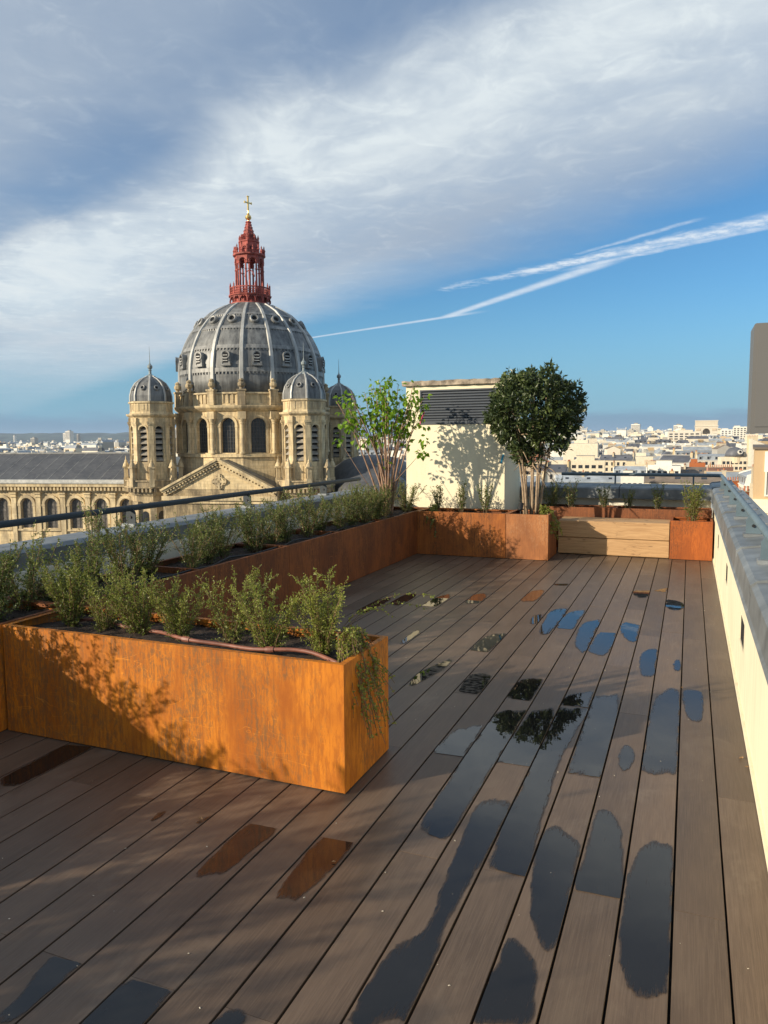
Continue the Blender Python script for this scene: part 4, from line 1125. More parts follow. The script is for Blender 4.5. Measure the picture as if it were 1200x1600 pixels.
def triumphal_arch():
    d = 1600; r = 686
    t = thing('triumphal_arch', 'great stone triumphal arch on the horizon above the rooftops', 'arch', V(r, d, -14), YAW + radians(-24))
    stn = CW['cream']
    m = M(); m.panel(-22.5, 22.5, 0, 37, [arch(0, 0.01, 14.6, 25.0, 14)], 22)
    m.add([(-22.5, 0, 0), (-22.5, 22, 0), (-22.5, 22, 37), (-22.5, 0, 37), (22.5, 0, 0), (22.5, 22, 0), (22.5, 22, 37), (22.5, 0, 37)], [(0, 3, 2, 1), (4, 5, 6, 7), (1, 2, 6, 5), (3, 7, 6, 2)])
    m.box(22.5, 22.9, 6.8, 15.2, 0, 18); o = m.build('arch_body', stn, t)
    m = M(); m.box(-24, 24, -1.5, 23.5, 37, 38.2); m.box(-23.4, 23.4, -0.9, 22.9, 33.5, 34.3); m.build('cornice', stn, t)
    m = M(); m.box(-22.3, 22.3, 0.2, 21.8, 38.2, 48); m.box(-23, 23, -0.5, 22.5, 48, 49.6)
    for k in range(15): m.box(-21.6 + k * 3, -20.6 + k * 3, -0.2, 0.3, 39, 47.5)
    m.build('attic', stn, t)
    m = M()
    for s in (-1, 1): m.box(s * 15.5 - 3.5, s * 15.5 + 3.5, -1.2, 0.2, 8, 19); m.box(s * 15.5 - 4.5, s * 15.5 + 4.5, -1.0, 0.2, 28, 32)
    m.build('relief_panels', CW['ochre'], t)
    m = M(); m.box(-7.3, 7.3, 21.0, 21.9, 0, 30); m.build('passage_shade', CW['grey'], t)
triumphal_arch()

# far landmarks on the left horizon
def slab(px, d, w, dp, ytop, col, yaw, label, name='tower_block'):
    r = (px - 600) / 1170 * d; z = 1.6 + (688.5 - ytop) * d / 1170
    t = thing(name, label, 'tower', V(r, d, z), YAW + yaw)
    m = M(); m.box(-w / 2, w / 2, -dp / 2, dp / 2, -120, 0); m.build('wall', CW[col], t)
    m = M()
    for f in range(9): m.box(-w / 2 + 0.5, w / 2 - 0.5, -dp / 2 - 0.3, -dp / 2, -5 - f * 3.4, -3.4 - f * 3.4)
    kind(m.build('windows', WIN, t), 'stuff')
    m = M(); m.box(-w / 5, w / 4, -dp / 4, dp / 4, 0, 3.5); m.build('roof', CR['gravel'], t)
slab(112, 3000, 26, 18, 673.5, 'white', -0.5, 'tallest pale tower block on the left horizon above the nave roof')
slab(106, 3050, 14, 14, 677, 'white', -0.5, 'shorter pale tower block hugging the tallest one on the left horizon')
slab(126, 3300, 10, 12, 679, 'grey', -0.5, 'slim grey tower just right of the tallest pale tower on the left horizon')
slab(277, 2300, 26, 16, 671, 'grey', -0.5, 'grey slab block seen between left corner turret and the dome drum')
slab(27, 3400, 8, 10, 680, 'white', -0.5, 'thin pale tower near the left edge of the horizon')
slab(57, 2500, 20, 14, 684, 'grey', -0.5, 'squat grey tower block over the nave roof near the left edge')
slab(905, 2600, 28, 16, 672, 'white', -0.5, 'wide white block on the skyline right of the evergreen crown')
slab(992, 2200, 24, 16, 669, 'white', -0.5, 'white block breaking the skyline between the evergreen and the arch')
slab(1058, 2000, 22, 14, 671, 'white', -0.5, 'white block on the skyline a little left of the arch')

# the mass of roofs nobody could count
def mass():
    m = M(); mats = [CW['cream'], CW['white'], CW['ochre'], CR['zinc'], CR['slate'], CR['gravel'], CW['grey']]
    rg = random.Random(5)
    def one(r, d, w, dp, z, yaw):
        m.T = Matrix.Translation(V(r, d, 0)) @ Matrix.Rotation(YAW + yaw, 4, 'Z')
        wc = rg.choices([0, 1, 2, 6], [5, 6, 1.2, 2])[0]
        m.cur = wc; m.box(-w / 2, w / 2, -dp / 2, dp / 2, -30, z)
        rc = rg.choices([3, 4, 5], [5, 3, 3])[0]; m.cur = rc
        if rc == 5: m.box(-w / 2 + .2, w / 2 - .2, -dp / 2 + .2, dp / 2 - .2, z, z + 0.3); m.cur = wc; m.box(-w / 5, w / 5, -dp / 5, dp / 4, z, z + 2.6)
        else:
            h = rg.uniform(2, 4)
            m.add([(-w / 2, -dp / 2, z), (w / 2, -dp / 2, z), (w / 2, dp / 2, z), (-w / 2, dp / 2, z), (-w / 2, -dp * .28, z + h), (w / 2, -dp * .28, z + h), (w / 2, dp * .28, z + h), (-w / 2, dp * .28, z + h)],
                  [(0, 1, 5, 4), (4, 5, 6, 7), (7, 6, 2, 3), (1, 2, 6, 5), (3, 0, 4, 7)])
            m.cur = wc
            for s in (-1, 1):
                if rg.random() < .8: m.box(s * (w / 2 - .4) - .4, s * (w / 2 - .4) + .4, -dp * .3, dp * rg.uniform(-.1, .3), z, z + h + rg.uniform(.8, 2.2))
    for d0, d1, n in ((300, 600, 220), (600, 1100, 1100), (1100, 2000, 2300), (2000, 3600, 2100), (3600, 6500, 1800)):
        for _ in range(n):
            px = rg.uniform(-80, 1240); d = rg.uniform(d0, d1)
            if px < 560 and d < 700: continue
            r = (px - 600) / 1170 * d
            if abs(r - 686) < 45 and 1440 < d < 1680: continue
            if d < 380: continue
            if d < 1500 and not free(r, d, 7): continue
            w = rg.uniform(10, 26) * (1 if d < 2500 else 1.3); tz = terrain_z(r, d)
            z = tz + 19.5 + rg.gauss(0, 2.6) + (rg.uniform(4, 14) if rg.random() < 0.10 else 0)
            if d < 1600 and abs(px - 1105) < 34: z = min(z, 1.6 + (682 - 678) * d / 1170 - 5)
            one(r, d, w, rg.uniform(9, 15), z, -0.42 + 0.5 * noise.noise((r * 0.0015, d * 0.0015, 0)) + rg.choice([0, pi / 2]))
    m.T = None
    o = m.build('distant_rooftops', mats)
    kind(o, 'stuff')
    tag(o, 'countless pale and grey rooftops spreading out to the horizon', 'rooftops')
    # trees between the roofs
    g = M()
    for _ in range(260):
        px = rg.uniform(-40, 1210); d = rg.uniform(500, 4500)
        if px < 560 and d < 600: continue
        r = (px - 600) / 1170 * d; s = rg.uniform(4, 9); z = terrain_z(r, d) + rg.uniform(13, 19)
        for q in range(5):
            g.T = Matrix.Translation(V(r + rg.uniform(-1, 1) * s * 1.6, d + rg.uniform(-1, 1) * s, z + rg.uniform(-2, 2)))
            a = s * rg.uniform(.5, .9); g.lathe([(a * .3, -a), (a * rg.uniform(.8, 1), -a * .3), (a * rg.uniform(.7, 1), a * .3), (a * .3, a * .8)], 6, rg.random())
    g.T = None
    o = g.build('distant_trees', mat_plain('far_foliage', (0.045, 0.06, 0.03), 0.9, 0, 0.5, 0.2)); kind(o, 'stuff'); tag(o, 'dark green tree clumps scattered between the far rooftops', 'trees')
mass()

# ------------------------------------------------------------------ the terrace
JO = {7: 2.59, 5: 2.59, 3: 2.58, 1: 2.59, 0: 3.52, 4: 3.51, 9: 2.57, 8: 3.51, 6: 3.51, 10: 3.51, 12: 3.495, 11: 2.56, 2: 0.9}
def build_deck():
    m = M(); m.box(-4.7, 0.62, -4.0, 12.2, -0.6, -0.035)
    deck = kind(m.build('deck', MT['gap']), 'structure')
    deck['label'] = 'brown composite plank deck'
    rg = random.Random(3); PL = 1.855; cache = {}
    for k in range(0, 26):
        x1 = 0.160 - 0.167 * (k - 1) - 0.0042; x0 = 0.160 - 0.167 * k + 0.0042
        if k == 0: x0, x1 = 0.163, 0.322
        j = JO.get(k, 2.585 if k % 2 else 3.51)
        ys = [j + PL * n for n in range(-4, 7)]
        ys = [max(-2.6, min(11.4, y)) for y in ys]; ys = sorted(set(ys))
        if ys[0] > -2.6: ys.insert(0, -2.6)
        if ys[-1] < 11.4: ys.append(11.4)
        for a, b in zip(ys, ys[1:]):
            L = round(b - a - 0.0018, 4)
            if L < 0.05: continue
            key = (L, k == 0)
            if key not in cache:
                w = (x1 - x0) / 2
                mm = M(); mm.cbox(-w, w, -L / 2, L / 2, -0.024, 0.0, 0.0012); cache[key] = mm.mesh('plank', MT['deck'])
            obj('plank', cache[key], deck, ((x0 + x1) / 2, (a + b) / 2, rg.uniform(-0.0006, 0.0006)))
    return deck
build_deck()

def build_walls():
    # right-hand parapet
    w = thing('parapet_wall', 'cream rendered parapet with grey zinc coping along the right of the deck', 'wall', (0.45, 5.0, 0))
    P = lambda m, n, mt, **k: m.build(n, mt, w, (-0.45, -5.0, 0), **k)
    m = M(); slots = [4.95, 7.08, 9.22, 2.82, 0.69]; y0 = -3.0
    for s in sorted(slots):
        m.box(0.325, 0.60, y0, s - 0.19, -0.1, 0.74); y0 = s + 0.19
        m.box(0.325, 0.60, s - 0.19, s + 0.19, -0.1, 0.33); m.box(0.325, 0.60, s - 0.19, s + 0.19, 0.50, 0.74)
        m.box(0.42, 0.60, s - 0.19, s + 0.19, 0.33, 0.50)
    m.box(0.325, 0.60, y0, 11.7, -0.1, 0.74)
    m.build('rendered_wall', MT['cream'], w, (-0.45, -5.0, 0))
    for s in slots:
        m = M(); m.box(0.331, 0.43, s - 0.189, s + 0.189, 0.331, 0.499); m.build('drain_slot_shade', MT['gap'], w, (-0.45, -5.0, 0))  # dark block fills each recess, standing in for its shaded depth
    m = M(); m.box(0.312, 0.325, -3, 11.4, 0.004, 0.035); P(m, 'base_flashing', MT['cream'])
    m = M(); m.box(0.60, 0.75, -4, 12.3, -30, 0.80); P(m, 'facade', CW['cream'])
    pm = M(); L = 1.25
    # folded zinc sheet: drip edge, fascia, sloping top and a standing joint
    prof = [(-0.165, 0.705), (-0.155, 0.70), (-0.145, 0.845), (-0.12, 0.868), (0.165, 0.905), (0.165, 0.75), (-0.13, 0.75)]
    tmp = M(); tmp.prism([(x, z) for x, z in prof], -L / 2 + 0.004, L / 2 - 0.004); pm = tmp
    pm.prism([(-0.150, 0.80), (-0.150, 0.855), (-0.12, 0.880), (0.165, 0.917), (0.165, 0.905), (-0.118, 0.866), (-0.142, 0.84)], L / 2 - 0.03, L / 2 + 0.02)
    pme = pm.mesh('coping_sheet', MT['coping'])
    for k in range(-5, 7):
        obj('coping_sheet', pme, w, (0.0, 4.15 + 1.25 * k + 0.625 - 5.0, 0))
    # back parapet
    b = thing('parapet_wall', 'low back parapet with wide grey zinc coping behind the oak bench', 'wall', (-1.0, 11.75, 0))
    m = M(); m.box(-1.9, 1.30, -0.1, 0.25, -30, 0.70); m.build('rendered_wall', MT['white'], b)
    for x0, x1 in ((-1.55, 0.045), (0.055, 1.30)):
        m = M(); tmp = M(); tmp.prism([(-0.25, 0.695), (0.30, 0.70), (0.30, 0.875), (0.25, 0.89), (-0.22, 0.862), (-0.25, 0.84)], x0, x1)
        m.add([(y, x, z) for x, y, z in tmp.v], [tuple(reversed(f)) for f in tmp.f]); m.build('coping_sheet', MT['coping'], b)
    # left parapet
    l = thing('parapet_wall', 'low left parapet with grey coping behind the row of shrubs', 'wall', (-4.5, 4.0, 0))
    m = M(); m.box(-0.22, 0.25, -7.5, 6.35, -30, 0.70); m.build('rendered_wall', MT['white'], l)
    for k in range(7):
        m = M(); m.prism([(-0.26, 0.68), (0.22, 0.68), (0.225, 0.825), (0.19, 0.850), (-0.24, 0.835), (-0.26, 0.82)], -7.5 + k * 1.98, -7.5 + (k + 1) * 1.98 - 0.006); m.build('coping_sheet', MT['coping'], l)
    # gravel strip under the planters is hidden; rails
    def bracket(parent, loc, rz, mt=MT['rail']):
        m = M(); m.prism([(-0.05, 0.0), (0.05, 0.0), (0.05, 0.10), (0.025, 0.135), (-0.025, 0.135), (-0.05, 0.10)], -0.006, 0.006)
        o = m.build('bracket', mt, parent, loc, rz)
        m = M(); m.box(-0.065, 0.065, -0.05, 0.05, -0.02, 0.004); m.build('base_plate', MT['coping'], o)
        m = M(); m.T = Matrix.Rotation(pi / 2, 4, 'X'); m.T = Matrix.Translation((0, 0, 0.06)) @ m.T; m.lathe([(0.012, -0.016), (0.012, 0.016)], 8); m.build('bolt', MT['black'], o)
    rl = thing('handrail', 'blue-grey tube handrail on brackets along the right parapet and the back', 'rail', (0.44, 5.0, 0.9))
    m = M(); m.tube([(0, -8, 0.125), (0, 6.95, 0.125), (0.0, 7.02, 0.125), (-0.03, 7.06, 0.125), (-0.1, 7.08, 0.125), (-2.32, 7.10, 0.125)], 0.026, 12)
    m.build('tube', MT['rail'], rl, smooth='all')
    for k in range(-5, 6): bracket(rl, (0, 4.15 + 1.25 * k + 0.625 - 5.0 - 0.05, -0.004), 0)
    for x in (-0.38, -1.5):
        m = M(); m.box(x - 0.012, x + 0.012, 7.088, 7.112, -0.05, 0.11); m.build('post', MT['rail'], rl)
    ll = thing('handrail', 'dark grey tube handrail above the left parapet in front of the church', 'rail', (-4.6, 4.0, 0.845))
    m = M(); m.tube([(0, -8, 0.155), (0, 6.3, 0.155)], 0.027, 12); m.build('tube', MT['rail_shaded'], ll, smooth='all')
    for y in (-6.3, -4.4, -2.5, -0.6, 1.3, 3.2, 5.1): bracket(ll, (0, y, 0.015), 0, MT['rail_shaded'])
build_walls()

def build_service_block():
    t = thing('service_block', 'cream rooftop plant room with a dark louvred grille and stone coping', 'building', (-3.1, 10.45, 0))
    X0, X1, D = -0.80, 0.68, 1.05
    lx0, lx1, lz0, lz1 = -0.585, 0.56, 1.80, 2.30
    m = M()
    m.box(X0, lx0, 0, 0.25, -0.1, 2.36); m.box(lx1, X1, 0, 0.25, -0.1, 2.36); m.box(lx0, lx1, 0, 0.25, -0.1, lz0); m.box(lx0, lx1, 0, 0.25, lz1, 2.36)
    m.box(X0, X1, 0.25, D, -0.1, 2.355)
    m.build('wall', MT['cream'], t)
    m = M(); rg = random.Random(2); n = 26; vs = []; 
    for i in range(n + 1):
        x = X0 - 0.05 + (X1 - X0 + 0.1) * i / n; e = rg.uniform(-0.012, 0.012)
        vs += [(x, -0.05 + e, 2.362), (x, -0.06 + e, 2.43 + rg.uniform(-0.008, 0.006)), (x, D + 0.05, 2.44 + rg.uniform(-0.006, 0.006)), (x, D + 0.05, 2.362)]
    fs = [(i * 4 + q, (i + 1) * 4 + q, (i + 1) * 4 + (q + 1) % 4, i * 4 + (q + 1) % 4) for i in range(n) for q in range(4)] + [(0, 1, 2, 3), (n * 4 + 3, n * 4 + 2, n * 4 + 1, n * 4)]
    m.add(vs, fs); m.build('coping', MT['stonecap'], t)
    g = M(); g.box(lx0, lx1, 0.14, 0.16, lz0, lz1)
    for a, b in ((lx0, lx0 + 0.025), (lx1 - 0.025, lx1)): g.box(a, b, -0.012, 0.14, lz0, lz1)
    g.box(lx0 + 0.025, lx1 - 0.025, -0.012, 0.14, lz1 - 0.02, lz1); g.box(lx0 + 0.025, lx1 - 0.025, -0.012, 0.14, lz0, lz0 + 0.05)
    gr = g.build('louvre_grille', MT['louver'], t)
    s = M(); w = (lx1 - lx0) / 2 - 0.026
    s.add([(-w, 0.0, -0.012), (w, 0.0, -0.012), (w, 0.0, 0.006), (-w, 0.0, 0.006), (-w, 0.06, 0.028), (w, 0.06, 0.028), (w, 0.06, 0.046), (-w, 0.06, 0.046)], [(0, 1, 2, 3), (3, 2, 6, 7), (7, 6, 5, 4), (4, 5, 1, 0), (0, 3, 7, 4), (1, 5, 6, 2)])
    sm = s.mesh('slat', MT['louver'])
    for k in range(11): obj('slat', sm, gr, ((lx0 + lx1) / 2, 0.0, lz0 + 0.07 + k * 0.0385))
    m = M(); m.prism([(0.615, 1.24), (0.640, 1.24), (0.675, 1.365), (0.650, 1.37)], -0.003, -0.001); m.build('blue_mark', MT['blue'], t)
build_service_block()

def build_neighbours():
    t = thing('metal_cabinet', 'tall grey metal-clad box jutting in at the right edge above the handrail', 'cabinet', (1.055, 9.97, 1.66))
    m = M(); m.prism([(-0.40, 0.0), (0.40, 0.0), (0.40, 1.26), (-0.375, 1.26), (-0.392, 1.252), (-0.40, 1.235)], 0.0, 0.55); m.build('casing', MT['clad'], t)
    m = M(); m.box(-0.355, 0.36, -0.010, 0.0, 0.05, 1.19); m.build('front_panel', MT['clad'], t)
    m = M(); m.box(-0.405, 0.405, -0.012, 0.56, -0.03, 0.0); m.build('bottom_trim', MT['clad'], t)
    m = M(); m.box(0.15, 0.25, 0.2, 0.3, -0.85, -0.03); m.build('stand', MT['clad'], t)
    b = thing('apartment_building', 'tan rendered building with a white shutter at the right edge', 'building', V(13.35, 27.0, 0), YAW - 0.455)
    m = M(); m.box(0, 9, 0, 10, -0.66, 1.12); m.build('wall', mat_render('tan_render', (0.52, 0.37, 0.21), (0.42, 0.29, 0.16), 0.35), b)
    m = M(); m.box(-0.06, 9.1, -0.08, 10, 1.12, 1.2); m.build('roof_edge', CR['brown'], b)
    m = M(); m.box(-0.12, 9.1, -0.15, 10.1, -30, -0.66); m.box(0.25, 9, -0.2, -0.15, -1.15, -0.95); m.build('lower_wall', MT['cream'], b)
    m = M(); m.box(0.33, 1.6, -0.05, 0.02, 0.32, 1.05); m.build('shutter', CW['white'], b)
    m = M(); m.box(0.42, 1.6, -0.02, 0.02, -0.5, 0.32); m.build('window', CW['grey'], b)
    m = M(); m.box(0.36, 0.42, -0.06, 0.02, -0.5, 0.32); m.box(0.36, 1.6, -0.06, 0.02, -0.56, -0.5); m.build('window_frame', CW['white'], b)
    # red brick chimneys with pots behind the right-hand rail
    for i, (px, d, ytop, w, dp, h, np_, lab) in enumerate((
            (1146, 225, 752, 3.6, 0.6, 5, 9, 'brick chimney stack with a row of pots beyond the right handrail'),
            (1170, 150, 769, 1.1, 0.6, 5, 3, 'red painted chimney stack beside the tan building'),
            (1125, 300, 731, 5.5, 0.5, 5.0, 12, 'long orange chimney stack with many pots on the ochre party wall'))):
        r = (px - 600) / 1170 * d; z = 1.6 + (682.5 - ytop) * d / 1170
        c = thing('chimney_stack', lab, 'chimney', V(r, d, z), YAW + 0.15)
        m = M(); m.box(-w, w, -dp, dp, -h, 0); m.build('stack', CW['brick'], c)
        m = M(); m.box(-w - 0.06, w + 0.06, -dp - 0.06, dp + 0.06, 0, 0.1); m.build('cap', CHIM, c)
        p = M(); p.lathe([(0.19, 0.1), (0.15, 1.1), (0.2, 1.15)], 8); pm = p.mesh('chimney_pot', POT)
        for k in range(np_): obj('chimney_pot', pm, c, (-w + 2 * w * (k + 0.5) / np_, 0, 0))
        m = M(); m.box(-w - 4, w + 2.0, -1.5, 9, -h - 26, -h); m.build('house_wall', CW['cream'], c)
        m = M(); m.add([(-w - 4.2, -1.8, -h), (w + 2.2, -1.8, -h), (w + 2.2, 9.2, -h), (-w - 4.2, 9.2, -h), (-w - 4.2, 3.7, -h + 2.4), (w + 2.2, 3.7, -h + 2.4)], [(0, 1, 5, 4), (2, 3, 4, 5), (0, 4, 3), (1, 2, 5)]); m.build('house_roof', CR['zinc'], c)
build_neighbours()

# ------------------------------------------------------------------ planters
def soil_mesh(x0, x1, y0, y1, z, seed):
    nx = max(3, int((x1 - x0) / 0.035)); ny = max(3, int((y1 - y0) / 0.035)); m = M(); vs = []
    for j in range(ny + 1):
        for i in range(nx + 1):
            x = x0 + (x1 - x0) * i / nx; y = y0 + (y1 - y0) * j / ny
            vs.append((x, y, z + 0.022 * noise.noise((x * 5, y * 5, seed)) + 0.016 * noise.noise((x * 23, y * 23, seed + 4))))
    m.add(vs, [(j * (nx + 1) + i, j * (nx + 1) + i + 1, (j + 1) * (nx + 1) + i + 1, (j + 1) * (nx + 1) + i) for j in range(ny) for i in range(nx)])
    return m

MULCH = mat_plain('mulch', (0.10, 0.060, 0.032), 0.9, 0, 0.7, 60)
def planter(label, x0, x1, y0, y1, h, mats, group=None, rim=0.03, dividers=(), seed=0):
    cx, cy = (x0 + x1) / 2, (y0 + y1) / 2
    t = thing('planter', label, 'planter', (cx, cy, 0), 0, group)
    a0, a1, b0, b1 = x0 - cx, x1 - cx, y0 - cy, y1 - cy; T = 0.004
    mf, ms = mats
    z0 = 0.006
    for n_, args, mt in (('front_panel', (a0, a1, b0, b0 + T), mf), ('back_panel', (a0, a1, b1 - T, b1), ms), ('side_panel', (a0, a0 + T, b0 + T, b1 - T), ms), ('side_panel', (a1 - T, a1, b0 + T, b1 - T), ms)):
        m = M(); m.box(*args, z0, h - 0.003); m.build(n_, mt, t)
    m = M(); r = rim
    m.box(a0 + .0005, a1 - .0005, b0 + .0005, b0 + r, h - 0.0029, h); m.box(a0 + .0005, a1 - .0005, b1 - r, b1 - .0005, h - 0.0029, h); m.box(a0 + .0005, a0 + r, b0 + r, b1 - r, h - 0.0029, h); m.box(a1 - r, a1 - .0005, b0 + r, b1 - r, h - 0.0029, h)
    m.box(a0 + r - .003, a1 - r + .003, b0 + r - .003, b0 + r, h - 0.02, h - 0.003); m.box(a0 + r - .003, a1 - r + .003, b1 - r, b1 - r + .003, h - 0.02, h - 0.003)
    m.build('rim', mf, t)
    for dv in dividers:
        m = M()
        m.box(a0 + r, a1 - r, dv - cy - 0.012, dv - cy + 0.012, h - 0.05, h - 0.004); m.build('cross_brace', ms, t)
    if y0 < 4:
        rg = random.Random(seed); mm = M()
        for _ in range(420):
            x = rg.uniform(a0 + .05, a1 - .05); y = rg.uniform(b0 + .05, b1 - .05); s = rg.uniform(0.003, 0.011)
            mm.T = Matrix.Translation((x, y, h - 0.05 + 0.02 * noise.noise(((x + cx) * 5, (y + cy) * 5, seed)) + rg.uniform(0.0, 0.02))) @ Matrix.Rotation(rg.uniform(0, 6), 4, 'Z') @ Matrix.Rotation(rg.uniform(-.5, .5), 4, 'X')
            mm.add([(-s, -s * .4, 0), (s, -s * .3, 0), (s * .7, s * .4, s * .3), (-s * .8, s * .3, s * .2)], [(0, 1, 2, 3)])
        kind(mm.build('leaf_litter', MULCH, t), 'stuff')
    soil_mesh(a0 + T, a1 - T, b0 + T, b1 - T, h - 0.05, seed).build('soil', MT['soil'], t, smooth='all')
    return t
C1, C2, C3, C4, C5 = MT['corten'], MT['corten2'], MT['corten3'], MT['corten4'], MT['corten5']
planter('bright orange rusted steel planter in the foreground with a row of shrubs', -3.455, -1.395, 2.93, 3.46, 0.60, (C1, C1), rim=0.03, seed=1)
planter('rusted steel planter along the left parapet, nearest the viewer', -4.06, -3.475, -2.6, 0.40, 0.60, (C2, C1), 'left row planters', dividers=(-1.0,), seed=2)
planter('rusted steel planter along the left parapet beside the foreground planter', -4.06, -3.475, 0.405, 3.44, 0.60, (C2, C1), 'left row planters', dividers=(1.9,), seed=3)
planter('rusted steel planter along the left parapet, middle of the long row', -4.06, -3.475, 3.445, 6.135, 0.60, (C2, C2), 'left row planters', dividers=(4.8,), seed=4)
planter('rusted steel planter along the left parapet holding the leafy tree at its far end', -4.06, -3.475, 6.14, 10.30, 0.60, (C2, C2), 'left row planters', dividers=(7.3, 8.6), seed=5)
planter('low rusted steel planter against the cream louvred wall', -3.470, -2.232, 9.72, 10.30, 0.60, (MT['corten_sunlit'], C2), seed=6)
planter('square rusted steel planter holding the round evergreen tree', -2.227, -1.672, 9.725, 10.385, 0.60, (C3, C2), seed=7)
planter('long rusted planter behind the bench, end next to the evergreen', -2.15, -0.965, 10.98, 11.42, 0.60, (C5, C5), 'planters behind the bench', seed=8)
planter('long rusted planter behind the bench, end next to the right parapet', -0.960, 0.300, 10.98, 11.42, 0.60, (C5, C5), 'planters behind the bench', seed=9)
planter('small red-brown cube planter between the oak bench and the right parapet', -0.210, 0.302, 10.40, 10.93, 0.51, (C4, C4), seed=10)

def build_bench():
    t = thing('bench', 'low bench of two stacked pale oak beams beside the cube planter', 'bench', (-0.935, 10.67, 0))
    rg = random.Random(8)
    for z0, z1, e in ((0.008, 0.232, 0.0), (0.238, 0.468, 0.004)):
        for y0, y1 in ((-0.255, -0.005), (0.002, 0.255)):
            m = M(); n = 14; vs = []
            c = 0.008
            for i in range(n + 1):
                x = -0.715 + 1.43 * i / n; w = 0.003 * noise.noise((x * 3, y0 * 9, z0 * 9)); u = 0.003 * noise.noise((x * 3, y0 * 9, z0 * 9 + 5))
                ya, yb, za, zb = y0 + w - e, y1 + w * .5, z0, z1 + u
                vs += [(x, ya, za + c), (x, ya + c, za), (x, yb - c, za), (x, yb, za + c), (x, yb, zb - c), (x, yb - c, zb), (x, ya + c, zb), (x, ya, zb - c)]
            fs = [(i * 8 + (q + 1) % 8, i * 8 + q, (i + 1) * 8 + q, (i + 1) * 8 + (q + 1) % 8) for i in range(n) for q in range(8)]
            fs = [tuple(reversed(f)) for f in fs] + [tuple(range(8)), tuple(range(n * 8 + 7, n * 8 - 1, -1))]
            m.add(vs, fs); o = m.build('beam', MT['oak'], t)
    m = M(); m.box(-0.70, 0.71, -0.2, 0.2, 0.0, 0.0079); m.build('feet', MT['black'], t)
build_bench()

# ------------------------------------------------------------------ plants
class Leaves:
    def __init__(self): self.v = []; self.f = []; self.t = []
    def leaf(self, p, d, side, L, W, tint, fold=0.25, curl=0.1, heart=False):
        d = d.normalized(); s = d.cross(side)
        if s.length < 1e-4: s = d.cross(Vector((0.3, 0.8, 0.5)))
        s.normalize(); n = s.cross(d)
        o = len(self.v)
        if heart:
            pts = [(0, 0, 0), (0.14, 0.5, fold), (0.5, 0.42, fold * .8), (1.0, 0, -curl), (0.5, -0.42, fold * .8), (0.14, -0.5, fold), (0.45, 0, 0)]
            for a, b, c in pts: self.v.append(tuple(p + d * (L * a) + s * (W * b) + n * (W * c * 0.5)))
            self.f += [(o, o + 6, o + 2, o + 1), (o + 6, o + 3, o + 2), (o, o + 5, o + 4, o + 6), (o + 6, o + 4, o + 3)]
            self.t += [tint, tint, tint * 0.93, tint * 0.93]
        else:
            pts = [(0, 0, 0), (0.45, 0.5, fold), (1.0, 0, -curl), (0.45, -0.5, fold), (0.5, 0, 0)]
            for a, b, c in pts[:4]: self.v.append(tuple(p + d * (L * a) + s * (W * b) + n * (W * c * 0.5)))
            self.f += [(o, o + 2, o + 1), (o, o + 3, o + 2)]
            self.t += [tint, tint * 0.94]
    def mesh(self, name, mat):
        me = bpy.data.meshes.new(name); me.from_pydata(self.v, [], self.f); me.materials.append(mat)
        a = me.attributes.new('tint', 'FLOAT', 'FACE'); a.data.foreach_set('value', [min(1, max(0, x)) for x in self.t])
        me.update(); return me

def rv(rg): 
    while True:
        v = Vector((rg.uniform(-1, 1), rg.uniform(-1, 1), rg.uniform(-1, 1)))
        if 0.05 < v.length < 1: return v.normalized()

def shrub_meshes(seed, H, spread, stems, twigs, per, L, mat, bare=0.15, lean=0.0, tintbase=0.45, up=0.75):
    """fine-leaved upright shrub: a fan of stems with short twigs and paired leaves"""
    rg = random.Random(seed); sm = M(); lv = Leaves()
    for s in range(stems):
        a = rg.uniform(0, 2 * pi); r0 = rg.uniform(0, 0.045); h = H * rg.uniform(0.62, 1.0); out = spread * rg.uniform(0.25, 1.0)
        p0 = Vector((r0 * cos(a), r0 * sin(a), -0.03)); b = rg.uniform(-0.5, 0.5)
        pts = []; n = 7
        for i in range(n + 1):
            t = i / n
            pts.append(p0 + Vector((cos(a + b * t) * out * t ** 1.25 + lean * t, sin(a + b * t) * out * t ** 1.25, (h + 0.03) * (t - 0.10 * t * t) / 0.9)) + rv(rg) * 0.008 * t)
        sm.tube(pts, [0.0042 * (1 - 0.75 * i / n) for i in range(n + 1)], 4)
        shade = rg.uniform(-0.12, 0.12)
        for q in range(twigs):
            t = bare + (1 - bare) * (q + rg.random()) / twigs
            i = min(n - 1, int(t * n)); f = t * n - i; p = pts[i].lerp(pts[i + 1], f); ax = (pts[i + 1] - pts[i]).normalized()
            d = (ax * up + rv(rg) * 0.8); d.normalize()
            tl = H * rg.uniform(0.07, 0.19) * (1.15 - 0.55 * t)
            e = p + d * tl + Vector((0, 0, 0.02 * rg.random()))
            if rg.random() < 0.5: sm.tube([p, e], [0.0016, 0.0008], 3, cap=False)
            for k in range(per):
                u = (k + 0.4 + 0.5 * rg.random()) / per; c = p.lerp(e, u); sd = rv(rg)
                ld = (d * 0.55 + sd * 0.9 + Vector((0, 0, 0.15)))
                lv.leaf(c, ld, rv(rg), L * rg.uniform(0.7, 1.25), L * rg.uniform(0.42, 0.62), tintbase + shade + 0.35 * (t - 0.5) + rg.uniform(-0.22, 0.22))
    return sm.mesh('stems', MT['twig']), lv.mesh('foliage', mat)

def place_shrub(pair, label, x, y, z, rz, sc, group, name='shrub', sz=None):
    t = thing(name, label, 'shrub', (x, y, z), rz, group, (sc, sc, sz or sc))
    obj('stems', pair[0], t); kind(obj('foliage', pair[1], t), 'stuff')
    return t

